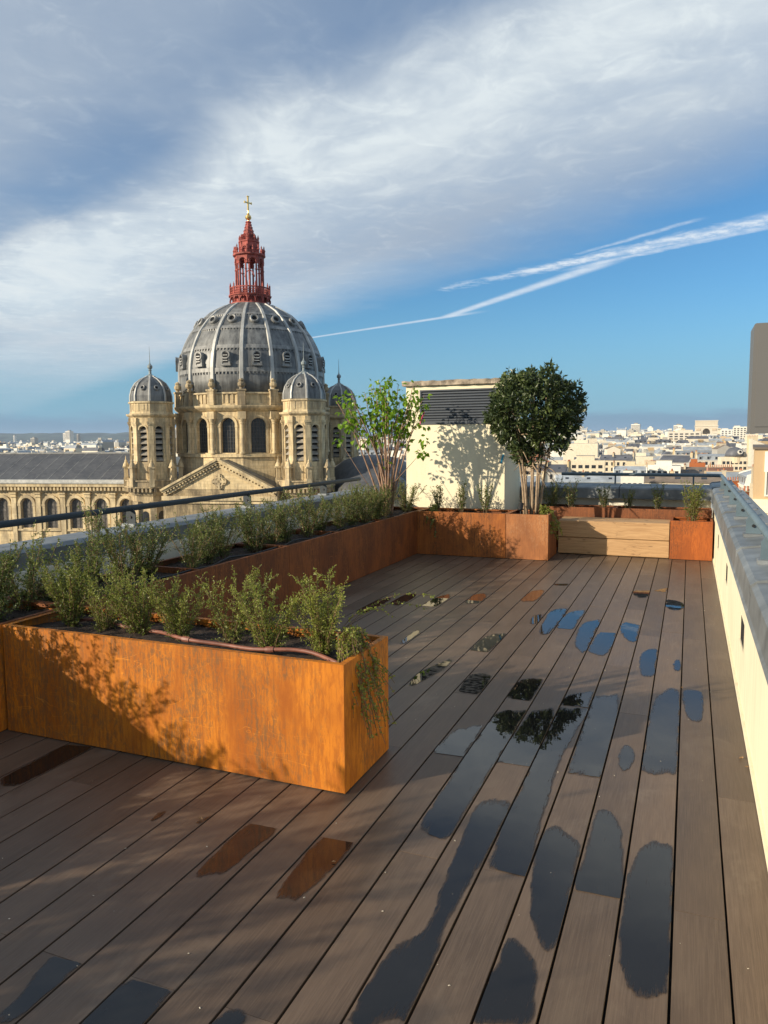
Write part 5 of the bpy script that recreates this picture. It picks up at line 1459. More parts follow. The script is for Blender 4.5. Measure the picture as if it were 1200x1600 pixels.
ORD = ['first', 'second', 'third', 'fourth', 'fifth', 'sixth', 'seventh', 'eighth', 'ninth', 'tenth', 'eleventh', 'twelfth', 'thirteenth', 'fourteenth', 'fifteenth', 'sixteenth', 'seventeenth', 'eighteenth', 'nineteenth', 'twentieth', 'twenty-first', 'twenty-second', 'twenty-third', 'twenty-fourth']

def build_plants():
    rg = random.Random(21)
    A = [shrub_meshes(100 + i, hh, sp, ns, nt, 9, 0.0145, MT['leaf_shrub'], tintbase=tb, bare=0.05, lean=le) for i, (hh, sp, ns, nt, tb, le) in enumerate(((0.44, 0.19, 27, 30, 0.50, 0.0), (0.50, 0.29, 17, 27, 0.60, -0.05), (0.45, 0.21, 24, 30, 0.58, 0.07), (0.42, 0.24, 22, 30, 0.68, 0.03), (0.50, 0.31, 16, 28, 0.62, 0.08), (0.46, 0.25, 20, 30, 0.66, 0.0), (0.50, 0.17, 22, 32, 0.78, 0.05)))]
    Bk = [shrub_meshes(200 + i, hh, sp, ns, 26, 8, 0.0175, MT['leaf_back'], tintbase=tb, bare=0.08) for i, (hh, sp, ns, tb) in enumerate(((0.50, 0.27, 22, 0.62), (0.56, 0.33, 16, 0.70), (0.46, 0.24, 24, 0.55), (0.54, 0.30, 18, 0.72)))]
    # foreground planter, left to right
    spots = [(-3.25, 3.22, 0.88), (-3.00, 3.20, 0.74), (-2.74, 3.22, 0.82), (-2.47, 3.18, 0.76), (-2.19, 3.22, 0.80), (-1.93, 3.20, 0.76), (-1.64, 3.22, 0.84)]
    words = ['leftmost, darkest and bushiest shrub in the orange foreground planter', 'second shrub from the left in the orange foreground planter', 'third shrub from the left in the orange foreground planter, leaning over the hose', 'smallest round shrub, fourth from the left in the orange foreground planter', 'fifth shrub from the left in the orange foreground planter, tall and loose', 'sixth shrub from the left in the orange foreground planter', 'rightmost yellow-green shrub in the orange foreground planter, at its corner']
    for i, ((x, y, s), w) in enumerate(zip(spots, words)):
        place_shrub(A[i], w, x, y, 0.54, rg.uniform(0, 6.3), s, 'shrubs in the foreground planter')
    # long row on the left
    ys = [0.55, 1.0, 1.45, 1.9, 2.35, 2.75, 3.12, 3.48, 3.84, 4.2, 4.56, 4.92, 5.28, 5.64, 6.0, 6.36, 6.72, 7.08, 7.44, 7.8, 8.16, 8.5, 8.82, 9.12]
    for i, y in enumerate(ys):
        s = rg.uniform(0.82, 0.98)
        vis = i - 4
        lab = f'{ORD[vis]} dark green shrub in the long left row, counted from the near end' if vis >= 0 else None
        o = place_shrub(Bk[(i * 3) % 4], lab or 'unseen dark green shrub in the left row, enlarged to shade the deck', -3.77 + rg.uniform(-0.07, 0.07), y + rg.uniform(-0.07, 0.07), 0.54, rg.uniform(0, 6.3), s, 'shrubs in the long left row')
    for y in (-2.3, -1.95, -1.55, -1.2, -0.85, -0.5, -0.15, 0.18):  # out of view; made taller to cast shade over the deck
        place_shrub(Bk[int(abs(y) * 7) % 4], 'unseen dark green shrub in the left row, enlarged to shade the deck', -3.77 + rg.uniform(-0.05, 0.05), y, 0.54, rg.uniform(0, 6.3), rg.uniform(1.25, 1.65), 'shrubs in the long left row')
    # one tall wispy sprig reaching above the handrail
    W = shrub_meshes(301, 0.66, 0.16, 7, 20, 5, 0.018, MT['leaf_back'], 0.1, tintbase=0.75)
    place_shrub(W, 'tall wispy light green shrub reaching the left handrail in front of the church nave', -3.95, 4.18, 0.54, 0.5, 0.98, 'shrubs in the long left row')
    # low dark ground cover at the far left
    G1 = shrub_meshes(302, 0.20, 0.30, 22, 20, 6, 0.017, MT['leaf_back'], 0.05, tintbase=0.25)
    for i, (x, y, w) in enumerate(((-3.72, 3.0, 'low dark creeping plant at the left edge behind the orange planter corner'), (-3.7, 2.45, 'low dark creeping plant beside the viewer in the left row'), (-3.75, 3.62, 'low dark creeping plant between the shrubs behind the orange planter'))):
        place_shrub(G1, w, x, y, 0.55, i * 1.9, 1.0, None, 'creeping_plant')
    # shrubs against the louvred wall
    U = [shrub_meshes(400 + i, 0.44, 0.12, 9, 15, 5, 0.024, MT['leaf_back'], 0.2, tintbase=0.55) for i in range(3)]
    for i, (x, s, w) in enumerate(((-3.28, 0.95, 'leftmost of three thin upright shrubs against the cream wall'), (-2.93, 1.0, 'middle of three thin upright shrubs against the cream wall'), (-2.60, 1.03, 'rightmost of three thin upright shrubs against the cream wall'))):
        place_shrub(U[i], w, x, 10.05, 0.54, i * 1.3, s, 'upright shrubs against the cream wall', 'upright_shrub')
    place_shrub(Bk[1], 'dark shrub at the foot of the leafy tree beside the cream wall', -3.72, 9.95, 0.54, 2.0, 0.95, None)
    place_shrub(Bk[2], 'dark shrub just left of the foot of the leafy tree', -3.95, 9.42, 0.54, 4.0, 0.9, None)
    # behind the bench
    for i, (x, s, w) in enumerate(((-1.60, 1.0, 'upright shrub behind the bench nearest the evergreen trunk'), (-1.14, 0.88, 'bushy upright shrub behind the bench, second from the evergreen trunk'), (-0.80, 0.76, 'thin sparse shrub behind the middle of the bench'), (-0.40, 0.92, 'dark upright shrub behind the right end of the bench'))):
        place_shrub(U[(i + 1) % 3], w, x, 11.2, 0.54, i * 2.1 + 0.4, s, 'upright shrubs behind the bench', 'upright_shrub')
    place_shrub(Bk[3], 'dark bushy shrub behind the stems of the evergreen tree', -1.88, 11.2, 0.54, 1.0, 0.85, None)
    K = shrub_meshes(410, 0.60, 0.17, 15, 24, 6, 0.022, MT['leaf_shrub'], 0.1, tintbase=0.5)
    place_shrub(K, 'pale green upright shrub growing in the small cube planter', 0.06, 10.66, 0.46, 0.3, 1.0, None, 'upright_shrub')
    # trailing plants spilling over planter edges
    def trailer(name, label, x, y, z, seed, stems, reach, drop, ang, mat, L=0.012):
        r = random.Random(seed); sm = M(); lv = Leaves()
        for s in range(stems):
            a = ang + r.uniform(-1.0, 1.0); rr = reach * r.uniform(0.4, 1.0); dp = drop * r.uniform(0.2, 1.0)
            pts = []
            for i in range(9):
                t = i / 8
                pts.append(Vector((cos(a) * rr * t, sin(a) * rr * t, 0.11 * sin(min(1, t * 1.5) * pi) * r.uniform(0.5, 1.3) - dp * max(0, t - 0.45) ** 1.4 * 2.2)) + rv(r) * 0.012)
            sm.tube(pts, [0.0016] * 9, 3, cap=False)
            for i in range(48):
                t = r.random() ** 0.8 * 0.99; k = int(t * 8); p = pts[k].lerp(pts[k + 1], t * 8 - k)
                lv.leaf(p, rv(r) + Vector((0, 0, -0.2)), rv(r), L * r.uniform(.8, 1.5), L * 0.85, r.uniform(0.65, 1.2))
        t = thing(name, label, 'plant', (x, y, z))
        sm.build('stems', MT['twig'], t); kind(obj('foliage', lv.mesh('foliage', mat), t), 'stuff')
    trailer('trailing_plant', 'fine trailing plant spilling over the right end of the orange planter', -1.52, 3.17, 0.575, 5, 52, 0.27, 0.40, -0.25, MT['leaf_shrub'], 0.0135)
    trailer('trailing_plant', 'small trailing plant hanging over the right corner of the evergreen planter', -1.80, 9.98, 0.56, 6, 30, 0.30, 0.34, -0.6, MT['leaf_shrub'], 0.024)
    trailer('trailing_plant', 'trailing plant hanging over the steel beside the corner of the cream wall', -3.25, 9.86, 0.56, 7, 20, 0.22, 0.32, -1.5, MT['leaf_back'], 0.022)
    # long thin shoots reaching over the deck
    r = random.Random(4); sm = M(); lv = Leaves()
    for tip in (Vector((0.44, 0.28, 0.20)), Vector((0.30, 0.10, 0.12)), Vector((0.36, 0.42, 0.10))):
        pts = [tip * t + Vector((0, 0, 0.10 * sin(t * pi))) for t in [i / 8 for i in range(9)]]
        sm.tube(pts, [0.002 - 0.00015 * i for i in range(9)], 4)
        for i in range(50):
            t = 0.25 + 0.74 * r.random(); k = min(7, int(t * 8)); p = pts[k].lerp(pts[k + 1], t * 8 - k)
            lv.leaf(p, (pts[k + 1] - pts[k]).normalized() * 0.8 + rv(r) * 0.9, rv(r), 0.016, 0.009, r.uniform(0.5, 1))
    t = thing('trailing_plant', 'long thin leafy shoots reaching out from the orange planter over the deck', 'plant', (-1.62, 3.28, 0.60))
    sm.build('stems', MT['twig'], t); kind(obj('foliage', lv.mesh('foliage', MT['leaf_shrub']), t), 'stuff')

    # ---------------- leafy multi-stemmed tree
    def leafy_tree(name, label, x, y, z, seed):
        r = random.Random(seed); sm = M(); lv = Leaves(); ends = []
        bases = [(0.02, 0.0), (-0.07, 0.02), (0.06, 0.03), (0.03, -0.05)]
        for s in range(19):
            bx, by = bases[s % 4]; u = -1 + 2 * (s + r.uniform(0.2, 0.8)) / 19
            tip = Vector((u * 0.58 + r.uniform(-0.05, 0.05) - 0.05, r.uniform(-0.28, 0.28), 1.80 - 0.12 * u * u + r.uniform(-0.24, 0.04)))
            n = 12; pts = []; ph = r.uniform(0, 6)
            for i in range(n + 1):
                t = i / n
                p = Vector((bx + tip.x * (0.30 * t + 0.70 * t ** 1.7), by + tip.y * t ** 1.3, tip.z * t)) + Vector((0.018 * sin(ph + 7 * t), 0.018 * cos(ph + 6 * t), 0)) * t
                pts.append(p)
            sm.tube(pts, [0.017 * (1 - 0.80 * (i / n) ** 0.8) * r.uniform(0.9, 1.1) for i in range(n + 1)], 6)
            ends.append((pts, 1.0))
            for q in range(3):
                k = r.randrange(5, 10); d = (pts[k + 1] - pts[k]).normalized() + rv(r) * 0.45; L = r.uniform(0.2, 0.45)
                q0 = pts[k]; tw = [q0, q0 + d * L * 0.5 + Vector((0, 0, 0.02)), q0 + d * L + Vector((0, 0, 0.06))]
                sm.tube(tw, [0.006, 0.004, 0.002], 4); ends.append((tw, 0.55 if r.random() < .6 else 0.0))
        def cluster(c, n, sp, base):
            for _ in range(n):
                o = rv(r); p = c + o * sp * r.random() ** 0.5
                d = o * 0.7 + Vector((0, 0, -0.55)) + rv(r) * 0.35
                L = r.uniform(0.040, 0.082)
                lv.leaf(p, d, Vector((0, 0, 1)) + rv(r) * 0.7, L, L * 0.82, base + r.uniform(-0.25, 0.25), 0.22, 0.25, True)
        for pts, wgt in ends:
            if wgt == 1.0:
                n = len(pts)
                for q in range(6):
                    t = r.uniform(0.66, 1.0); k = min(n - 2, int(t * (n - 1))); p = pts[k].lerp(pts[k + 1], t * (n - 1) - k)
                    cluster(p, r.randrange(5, 10), 0.095, 0.62)
            elif wgt > 0: cluster(pts[-1], r.randrange(4, 10), 0.08, 0.5)
        for c, n in ((Vector((0.52, -0.02, 0.84)), 22), (Vector((0.55, 0.0, 1.02)), 10), (Vector((-0.02, -0.05, 0.72)), 8), (Vector((-0.36, 0, 0.98)), 6), (Vector((-0.68, -0.05, 1.06)), 14), (Vector((-0.6, 0, 1.25)), 16), (Vector((0.52, 0, 1.22)), 12)):
            cluster(c, n, 0.09, 0.5)
        for c, q in ((Vector((0.50, -0.02, 0.86)), 0.45), (Vector((-0.68, -0.05, 1.06)), 0.25)):
            sm.tube([Vector((c.x * 0.2, 0, q)), Vector((c.x * .6, c.y, (q + c.z) / 2)), c], [0.006, 0.004, 0.002], 4)
        t = thing(name, label, 'tree', (x, y, z))
        sm.build('trunk', MT['bark'], t, smooth='all'); kind(obj('crown', lv.mesh('crown', MT['leaf_lime']), t), 'stuff')
        m = M(); m.tube([(0.50, -0.03, 1.26), (0.53, -0.03, 1.34), (0.56, -0.03, 1.40)], [0.006, 0.010, 0.004], 5); m.add([(0.50, -0.045, 1.28), (0.515, -0.045, 1.29), (0.50, -0.05, 1.18), (0.488, -0.05, 1.19)], [(0, 1, 2, 3)])
        m.build('ribbon', MT['pink'], t)
    leafy_tree('leafy_tree', 'young multi-stemmed tree with bright green heart-shaped leaves and bare reddish stems', -3.80, 9.40, 0.54, 31)

    # ---------------- round evergreen
    def evergreen():
        r = random.Random(77); sm = M(); lv = Leaves(); C = Vector((0.03, 0.0, 1.345)); RX, RZ = 0.585, 0.59
        def lump(d): return 1.0 + 0.26 * noise.noise(d * 2.0 + Vector((3, 1, 7))) + 0.13 * noise.noise(d * 4.6)
        for s in range(8):
            a = s * 2 * pi / 8 + r.uniform(-0.3, 0.3); b0 = Vector((0.10 * cos(a) + 0.02, 0.07 * sin(a), 0.0))
            d = Vector((cos(a), sin(a), r.uniform(0.1, 1.2))).normalized(); tip = C + Vector((d.x * RX, d.y * RX, d.z * RZ)) * 0.7
            n = 9; pts = []
            for i in range(n + 1):
                t = i / n; pts.append(b0.lerp(tip, t) + Vector((cos(a), sin(a), 0)) * (-0.05 * sin(t * pi)) + rv(r) * 0.012 * t)
            sm.tube(pts, [0.019 * (1 - 0.7 * i / n) for i in range(n + 1)], 7)
            for q in range(5):
                k = r.randrange(4, 9); d2 = ((pts[k] - C) * 0.8 + rv(r) * 0.6).normalized(); e = pts[k] + d2 * r.uniform(0.2, 0.4); sm.tube([pts[k], (pts[k] + e) / 2 + Vector((0, 0, .02)), e], [0.009, 0.006, 0.003], 5)
        for _ in range(3300):
            d = rv(r)
            rad = r.uniform(0.80, 1.02) if r.random() < 0.72 else r.uniform(0.45, 0.85)
            if r.random() < 0.02: rad += 0.12
            if d.z < -0.66 and noise.noise(d * 3.0 + Vector((5, 5, 5))) < 0.05: continue
            f = lump(d) * rad; nb = 1.0 + 0.26 * min(0, d.z); c = C + Vector((d.x * RX * f * nb, d.y * RX * f * nb, d.z * RZ * f))
            ax = (d + Vector((0, 0, 0.35)) + rv(r) * 0.5).normalized()
            if noise.noise(c * 4.2 + Vector((1, 8, 3))) < -0.30: continue
            young = 0.40 if noise.noise(c * 3.0 + Vector((9, 2, 4))) > 0.28 else 0.0
            for k in range(6):
                ld = ax * 0.55 + rv(r) * 0.85
                L = r.uniform(0.048, 0.082)
                lv.leaf(c + ax * (0.012 * k), ld, rv(r), L, L * 0.44, 0.30 + 0.3 * noise.noise(c * 6) + young + r.uniform(-0.25, 0.25), 0.35, 0.15)
        t = thing('evergreen_tree', 'round-crowned dark evergreen tree with pale bare stems in a square steel planter', 'tree', (-1.97, 10.06, 0.54))
        sm.build('trunk', MT['bark_pale'], t, smooth='all'); kind(obj('crown', lv.mesh('crown', MT['leaf_dark']), t), 'stuff')
    evergreen()
build_plants()

# ------------------------------------------------------------------ small things
def build_small():
    t = thing('irrigation_hose', 'brown irrigation hose lying along the soil of the foreground planter', 'hose', (-2.3, 3.05, 0.56))
    pts = []
    for i in range(40):
        u = i / 39; x = -0.92 + 1.75 * u
        pts.append((x, 0.20 - 0.20 * u + 0.035 * sin(u * 9) + 0.02 * sin(u * 23), 0.014 + 0.008 * sin(u * 17)))
    m = M(); m.tube(pts, 0.0105, 8); m.build('pipe', MT['hose'], t, smooth='all')
    for i in (11, 19, 30):
        p = Vector(pts[i]); q = Vector(pts[i + 1]); d = (q - p).normalized() * 0.022
        m = M(); m.tube([p - d, p - d * .3, p + d * .3, p + d], [0.014, 0.0155, 0.0155, 0.014], 8); m.build('coupling', MT['hose'], t)
    d = thing('drip_line', 'thin black drip line on the soil of the long left planter', 'hose', (-3.62, 6.5, 0.56))
    m = M(); m.tube([(0.04 * sin(i * 0.9), -3.0 + i * 0.16, 0.02 + 0.01 * sin(i * 1.7)) for i in range(40)], 0.008, 6); m.build('pipe', MT['black'], d, smooth='all')
    s = thing('garden_spotlight', 'small black spike spotlight at the foot of the evergreen tree', 'spotlight', (-2.06, 9.86, 0.55))
    m = M(); m.lathe([(0.004, -0.06), (0.010, 0.0), (0.010, 0.10)], 8); m.build('spike', MT['black'], s)
    m = M(); m.T = Matrix.Translation((0, 0.0, 0.13)) @ Matrix.Rotation(radians(-40), 4, 'X'); m.lathe([(0.022, -0.05), (0.030, -0.04), (0.032, 0.05), (0.036, 0.055), (0.030, 0.056)], 14); m.build('lamp_head', MT['black'], s)
    m = M(); m.box(-0.04, 0.04, -0.006, 0.006, 0.095, 0.11); m.build('yoke', MT['black'], s)
    # crumbs of leaf and grit on the boards
    rg = random.Random(12); m = M()
    for _ in range(240):
        x = rg.uniform(-2.6, 0.28); y = rg.uniform(1.2, 9.5); s_ = rg.uniform(0.0012, 0.0042); a = rg.uniform(0, 3.1)
        m.T = Tz(a, (x, y, 0.001)); m.add([(-s_, -s_ * .6, 0), (s_, -s_ * .5, 0.0005), (s_ * .8, s_ * .6, 0.001), (-s_ * .9, s_ * .5, 0), (0, 0, s_ * .7)], [(0, 1, 4), (1, 2, 4), (2, 3, 4), (3, 0, 4)])
    o = m.build('grit', mat_plain('pale_grit', (0.50, 0.45, 0.36), 0.9, 0, 0.5, 60)); kind(o, 'stuff'); tag(o, 'tiny pale specks of grit scattered over the deck boards', 'grit')
    for i, (x, y, s_, lab) in enumerate(((-1.875, 2.50, 0.020, 'small curled dry leaf on the deck left of the two dark brown puddles'), (0.285, 3.98, 0.026, 'curled dead leaf against the foot of the cream wall'), (-1.20, 2.42, 0.012, 'tiny dead leaf lying in the dark brown puddle'), (-0.005, 5.01, 0.017, 'pale crumpled leaf at the tip of the narrow puddle near the wall'), (0.30, 3.88, 0.018, 'smaller brown dead leaf at the foot of the cream wall'))):
        lv = Leaves(); r = random.Random(i)
        lv.leaf(Vector((0, 0, 0.004)), Vector((1, 0.2, 0.15)), Vector((0, 0, 1)), s_, s_ * .7, .5, 0.7, 0.5, True); lv.leaf(Vector((0, 0, 0.005)), Vector((-0.4, 1, 0.3)), Vector((0, 0, 1)), s_ * .7, s_ * .5, .5, 0.8, 0.3, True)
        o = obj('fallen_leaf', lv.mesh('fallen_leaf', mat_plain('dry_leaf', (0.32, 0.19, 0.085), 0.8, 0, 0.4, 80)), None, (x, y, 0.002), i * 1.7)
        tag(o, lab, 'leaf', 'dry leaves on the deck')
build_small()

# ------------------------------------------------------------------ puddles
PUDDLES=[
(18,[(-2.831,6.231),(-2.842,6.757),(-2.754,6.909),(-2.713,6.7),(-2.728,6.212)]),
(17,[(-2.675,6.649),(-2.675,7.028),(-2.593,7.219),(-2.531,6.964),(-2.559,6.593)]),
(15,[(-2.341,6.674),(-2.341,7.029),(-2.262,7.27),(-2.192,7.089),(-2.209,6.675)]),
(13,[(-2.007,7.026),(-2.007,7.355),(-1.926,7.437),(-1.856,7.241),(-1.866,6.951),(-1.963,6.915)]),
(10,[(-1.505,7.277),(-1.495,7.696),(-1.396,7.836),(-1.354,7.605),(-1.378,7.234),(-1.473,7.185)]),
(9,[(-1.334,8.216),(-1.197,8.266),(-1.193,8.14),(-1.303,8.116)]),
(14,[(-2.072,5.393),(-2.086,5.738),(-2.043,5.782),(-2.016,5.673),(-2.034,5.35)]),
(10,[(-1.492,5.373),(-1.504,5.691),(-1.431,5.921),(-1.355,5.949),(-1.347,5.751),(-1.367,5.367)]),
(11,[(-1.657,4.452),(-1.673,4.714),(-1.623,4.962),(-1.554,5.128),(-1.541,4.893),(-1.586,4.566),(-1.623,4.437)]),
(9,[(-1.312,4.446),(-1.337,4.751),(-1.284,4.863),(-1.205,4.844),(-1.183,4.72),(-1.189,4.44)]),
(7,[(-0.994,4.438),(-1.002,4.789),(-0.94,4.873),(-0.863,4.89),(-0.853,4.789),(-0.862,4.438)]),
(9,[(-1.25,6.39),(-1.265,6.648),(-1.207,6.724),(-1.18,6.577),(-1.18,6.368),(-1.226,6.329)]),
(8,[(-1.103,6.062),(-1.142,6.431),(-1.144,6.918),(-1.028,7.043),(-1.013,6.889),(-1.02,6.185),(-1.056,6.017)]),
(7,[(-0.994,6.27),(-0.989,6.861),(-0.856,7.025),(-0.864,6.638),(-0.869,6.27)]),
(6,[(-0.776,5.762),(-0.81,6.083),(-0.812,6.504),(-0.689,6.703),(-0.679,6.314),(-0.679,5.646),(-0.72,5.643)]),
(5,[(-0.67,5.708),(-0.641,6.255),(-0.521,6.282),(-0.526,5.627),(-0.61,5.61)]),
(4,[(-0.495,6.397),(-0.5,6.612),(-0.456,6.688),(-0.351,6.631),(-0.345,6.09),(-0.394,6.052),(-0.449,6.178)]),
(3,[(-0.288,5.465),(-0.292,5.7),(-0.258,5.853),(-0.181,5.882),(-0.178,5.242),(-0.243,5.193),(-0.273,5.299)]),
(2,[(-0.063,5.451),(-0.063,5.601),(-0.04,5.677),(-0.017,5.644),(-0.018,5.41),(-0.046,5.371)]),
(2,[(-0.169,7.431),(-0.169,7.759),(-0.087,7.77),(-0.017,7.672),(-0.018,7.399),(-0.096,7.308)]),
(4,[(-0.5,7.942),(-0.484,8.142),(-0.348,8.192),(-0.354,7.841),(-0.422,7.765)]),
(3,[(-0.308,8.174),(-0.197,8.383),(-0.178,8.334),(-0.199,8.138)]),
(1,[(0.008,4.968),(0.055,5.035),(0.108,5.006),(0.123,4.894),(0.107,4.465),(0.044,4.457),(0.016,4.615),(0.004,4.829)]),
(2,[(-0.159,4.686),(-0.113,4.904),(-0.066,5.007),(-0.015,4.921),(-0.012,4.557),(-0.011,3.771),(-0.055,3.68),(-0.109,3.635),(-0.157,3.653),(-0.17,3.721),(-0.17,4.258)]),
(3,[(-0.279,3.715),(-0.287,3.847),(-0.266,3.962),(-0.224,3.924),(-0.21,3.775),(-0.235,3.637),(-0.259,3.628)]),
(8,[(-1.161,3.507),(-1.154,3.81),(-1.102,3.891),(-1.018,3.944),(-1.013,3.515)]),
(7,[(-1.005,4.094),(-0.979,4.224),(-0.846,4.275),(-0.846,3.783),(-0.846,3.332),(-0.849,2.775),(-0.874,2.728),(-0.965,2.756),(-0.994,2.799),(-1.002,3.033),(-1.005,3.606)]),
(6,[(-0.831,3.517),(-0.833,3.995),(-0.819,4.262),(-0.767,4.315),(-0.69,4.321),(-0.68,3.52)]),
(5,[(-0.671,3.567),(-0.671,4.392),(-0.512,4.441),(-0.548,3.718),(-0.532,3.095),(-0.512,2.594),(-0.644,2.602),(-0.664,2.672),(-0.671,2.92)]),
(5,[(-0.67,4.438),(-0.657,4.619),(-0.587,4.698),(-0.515,4.742),(-0.515,4.449)]),
(4,[(-0.5,3.518),(-0.502,4.601),(-0.472,4.69),(-0.42,4.725),(-0.356,4.668),(-0.346,3.517)]),
(6,[(-0.817,3.053),(-0.779,3.134),(-0.708,3.14),(-0.679,3.08),(-0.679,2.74),(-0.69,2.432),(-0.696,2.211),(-0.679,2.102),(-0.679,1.787),(-0.834,1.717),(-0.834,1.868),(-0.825,2.053),(-0.78,2.138),(-0.757,2.218),(-0.776,2.398),(-0.799,2.705)]),
(4,[(-0.504,2.878),(-0.496,2.976),(-0.456,3.008),(-0.416,2.945),(-0.351,2.88),(-0.345,2.593),(-0.345,2.254),(-0.376,2.222),(-0.424,2.299),(-0.458,2.41),(-0.493,2.608),(-0.504,2.736)]),
(4,[(-0.502,2.153),(-0.498,2.24),(-0.448,2.231),(-0.416,2.188),(-0.38,2.131),(-0.37,2.036),(-0.36,1.906),(-0.497,1.851),(-0.504,1.999)]),
(3,[(-0.328,2.58),(-0.328,2.832),(-0.328,3.14),(-0.298,3.214),(-0.248,3.172),(-0.21,3.026),(-0.179,2.585)]),
(2,[(-0.168,2.482),(-0.165,2.763),(-0.13,2.953),(-0.078,3.032),(-0.022,3.01),(-0.013,2.929),(-0.011,2.23),(-0.023,2.158),(-0.062,2.12),(-0.103,2.126),(-0.139,2.193),(-0.161,2.326)]),
(19,[(-2.965,2.451),(-2.993,2.494),(-3.009,2.827),(-3.002,2.901),(-2.854,2.928),(-2.85,2.868),(-2.85,2.517),(-2.881,2.431)]),
(11,[(-1.659,2.552),(-1.533,2.56),(-1.543,2.28),(-1.552,2.209),(-1.628,2.157),(-1.656,2.235)]),
(9,[(-1.323,2.568),(-1.192,2.575),(-1.211,2.196),(-1.27,2.143),(-1.309,2.178)]),
(14,[(-2.061,2.408),(-2.078,2.48),(-2.055,2.504),(-2.037,2.461)]),
(13,[(-1.856,2.42),(-1.875,2.496),(-1.851,2.554),(-1.848,2.513)]),
(12,[(-1.791,1.632),(-1.681,1.642),(-1.681,1.425),(-1.692,1.394),(-1.737,1.37),(-1.75,1.435)]),
(10,[(-1.495,1.643),(-1.347,1.649),(-1.347,1.49),(-1.492,1.425)]),
(8,[(-1.157,1.651),(-1.096,1.654),(-1.104,1.58),(-1.169,1.554)])]

PLAB = ['flat brown puddle at the end of the trailing shoot, deepest into the corner', 'oval brown puddle right of the trailing shoot', 'puddle mirroring white wall, beside the oval brown puddle', 'orange-brown puddle in front of the corner planters', 'small tan puddle midway to the evergreen planter', 'thin dark sliver of water close to the evergreen planter',
 'white sliver of water behind the trailing plant', 'pale puddle mirroring the cream wall in the middle of the deck', 'long faint pale puddle nearest the orange planter', 'roundish pale puddle with a dark reflection in its middle', 'small dark puddle full of leaf reflections, above the big ones', 'dull small puddle left of the blue ones',
 'left half of the far blue puddle pair, nearest the bench', 'right half of the far blue puddle pair, with twig reflections', 'rounded blue puddle just right of the far pair', 'blue puddle with a straight upper edge beside the rounded one', 'pointed blue puddle right of the straight-edged blue one', 'blue oval puddle three boards from the right wall', 'smallest blue-grey oval puddle near the right wall', 'dark square puddle two boards from the right wall, far off',
 'brown ring-shaped puddle far off in front of the bench', 'thin brown smear of water far off in front of the bench', 'narrow grey-blue puddle on the last wide board by the wall', 'long blue-grey puddle two boards from the right wall', 'small dark oval damp spot between the two long puddles', 'grey puddle ending at a board joint right of the orange planter', 'long slanting dark puddle starting beside the grey jointed one', 'puddle mirroring the evergreen crown, left board', 'long puddle mirroring the evergreen crown, right board', 'short puddle above the joint of the crown-mirroring board', 'tall blue-grey puddle with a round top ending at a joint',
 'longest black puddle running out at the bottom edge', 'dark puddle with a rounded top and ragged lower edge', 'black puddle leaving the bottom edge below the ragged one', 'dark puddle with a round top cut off by a board joint', 'big dark oval puddle near the bottom, two boards from the wall', 'dark brown puddle at the left foot of the orange planter', 'brown rectangular puddle in the shade, left of its twin', 'brown rectangular puddle in the shade, right of its twin', 'tiny dark sliver of water in the shade, left one', 'tiny dark sliver of water in the shade, right one', 'blue-black puddle at the bottom left edge', 'blue-black square puddle at the bottom, second from the left', 'small blue-black puddle at the bottom, third from the left']

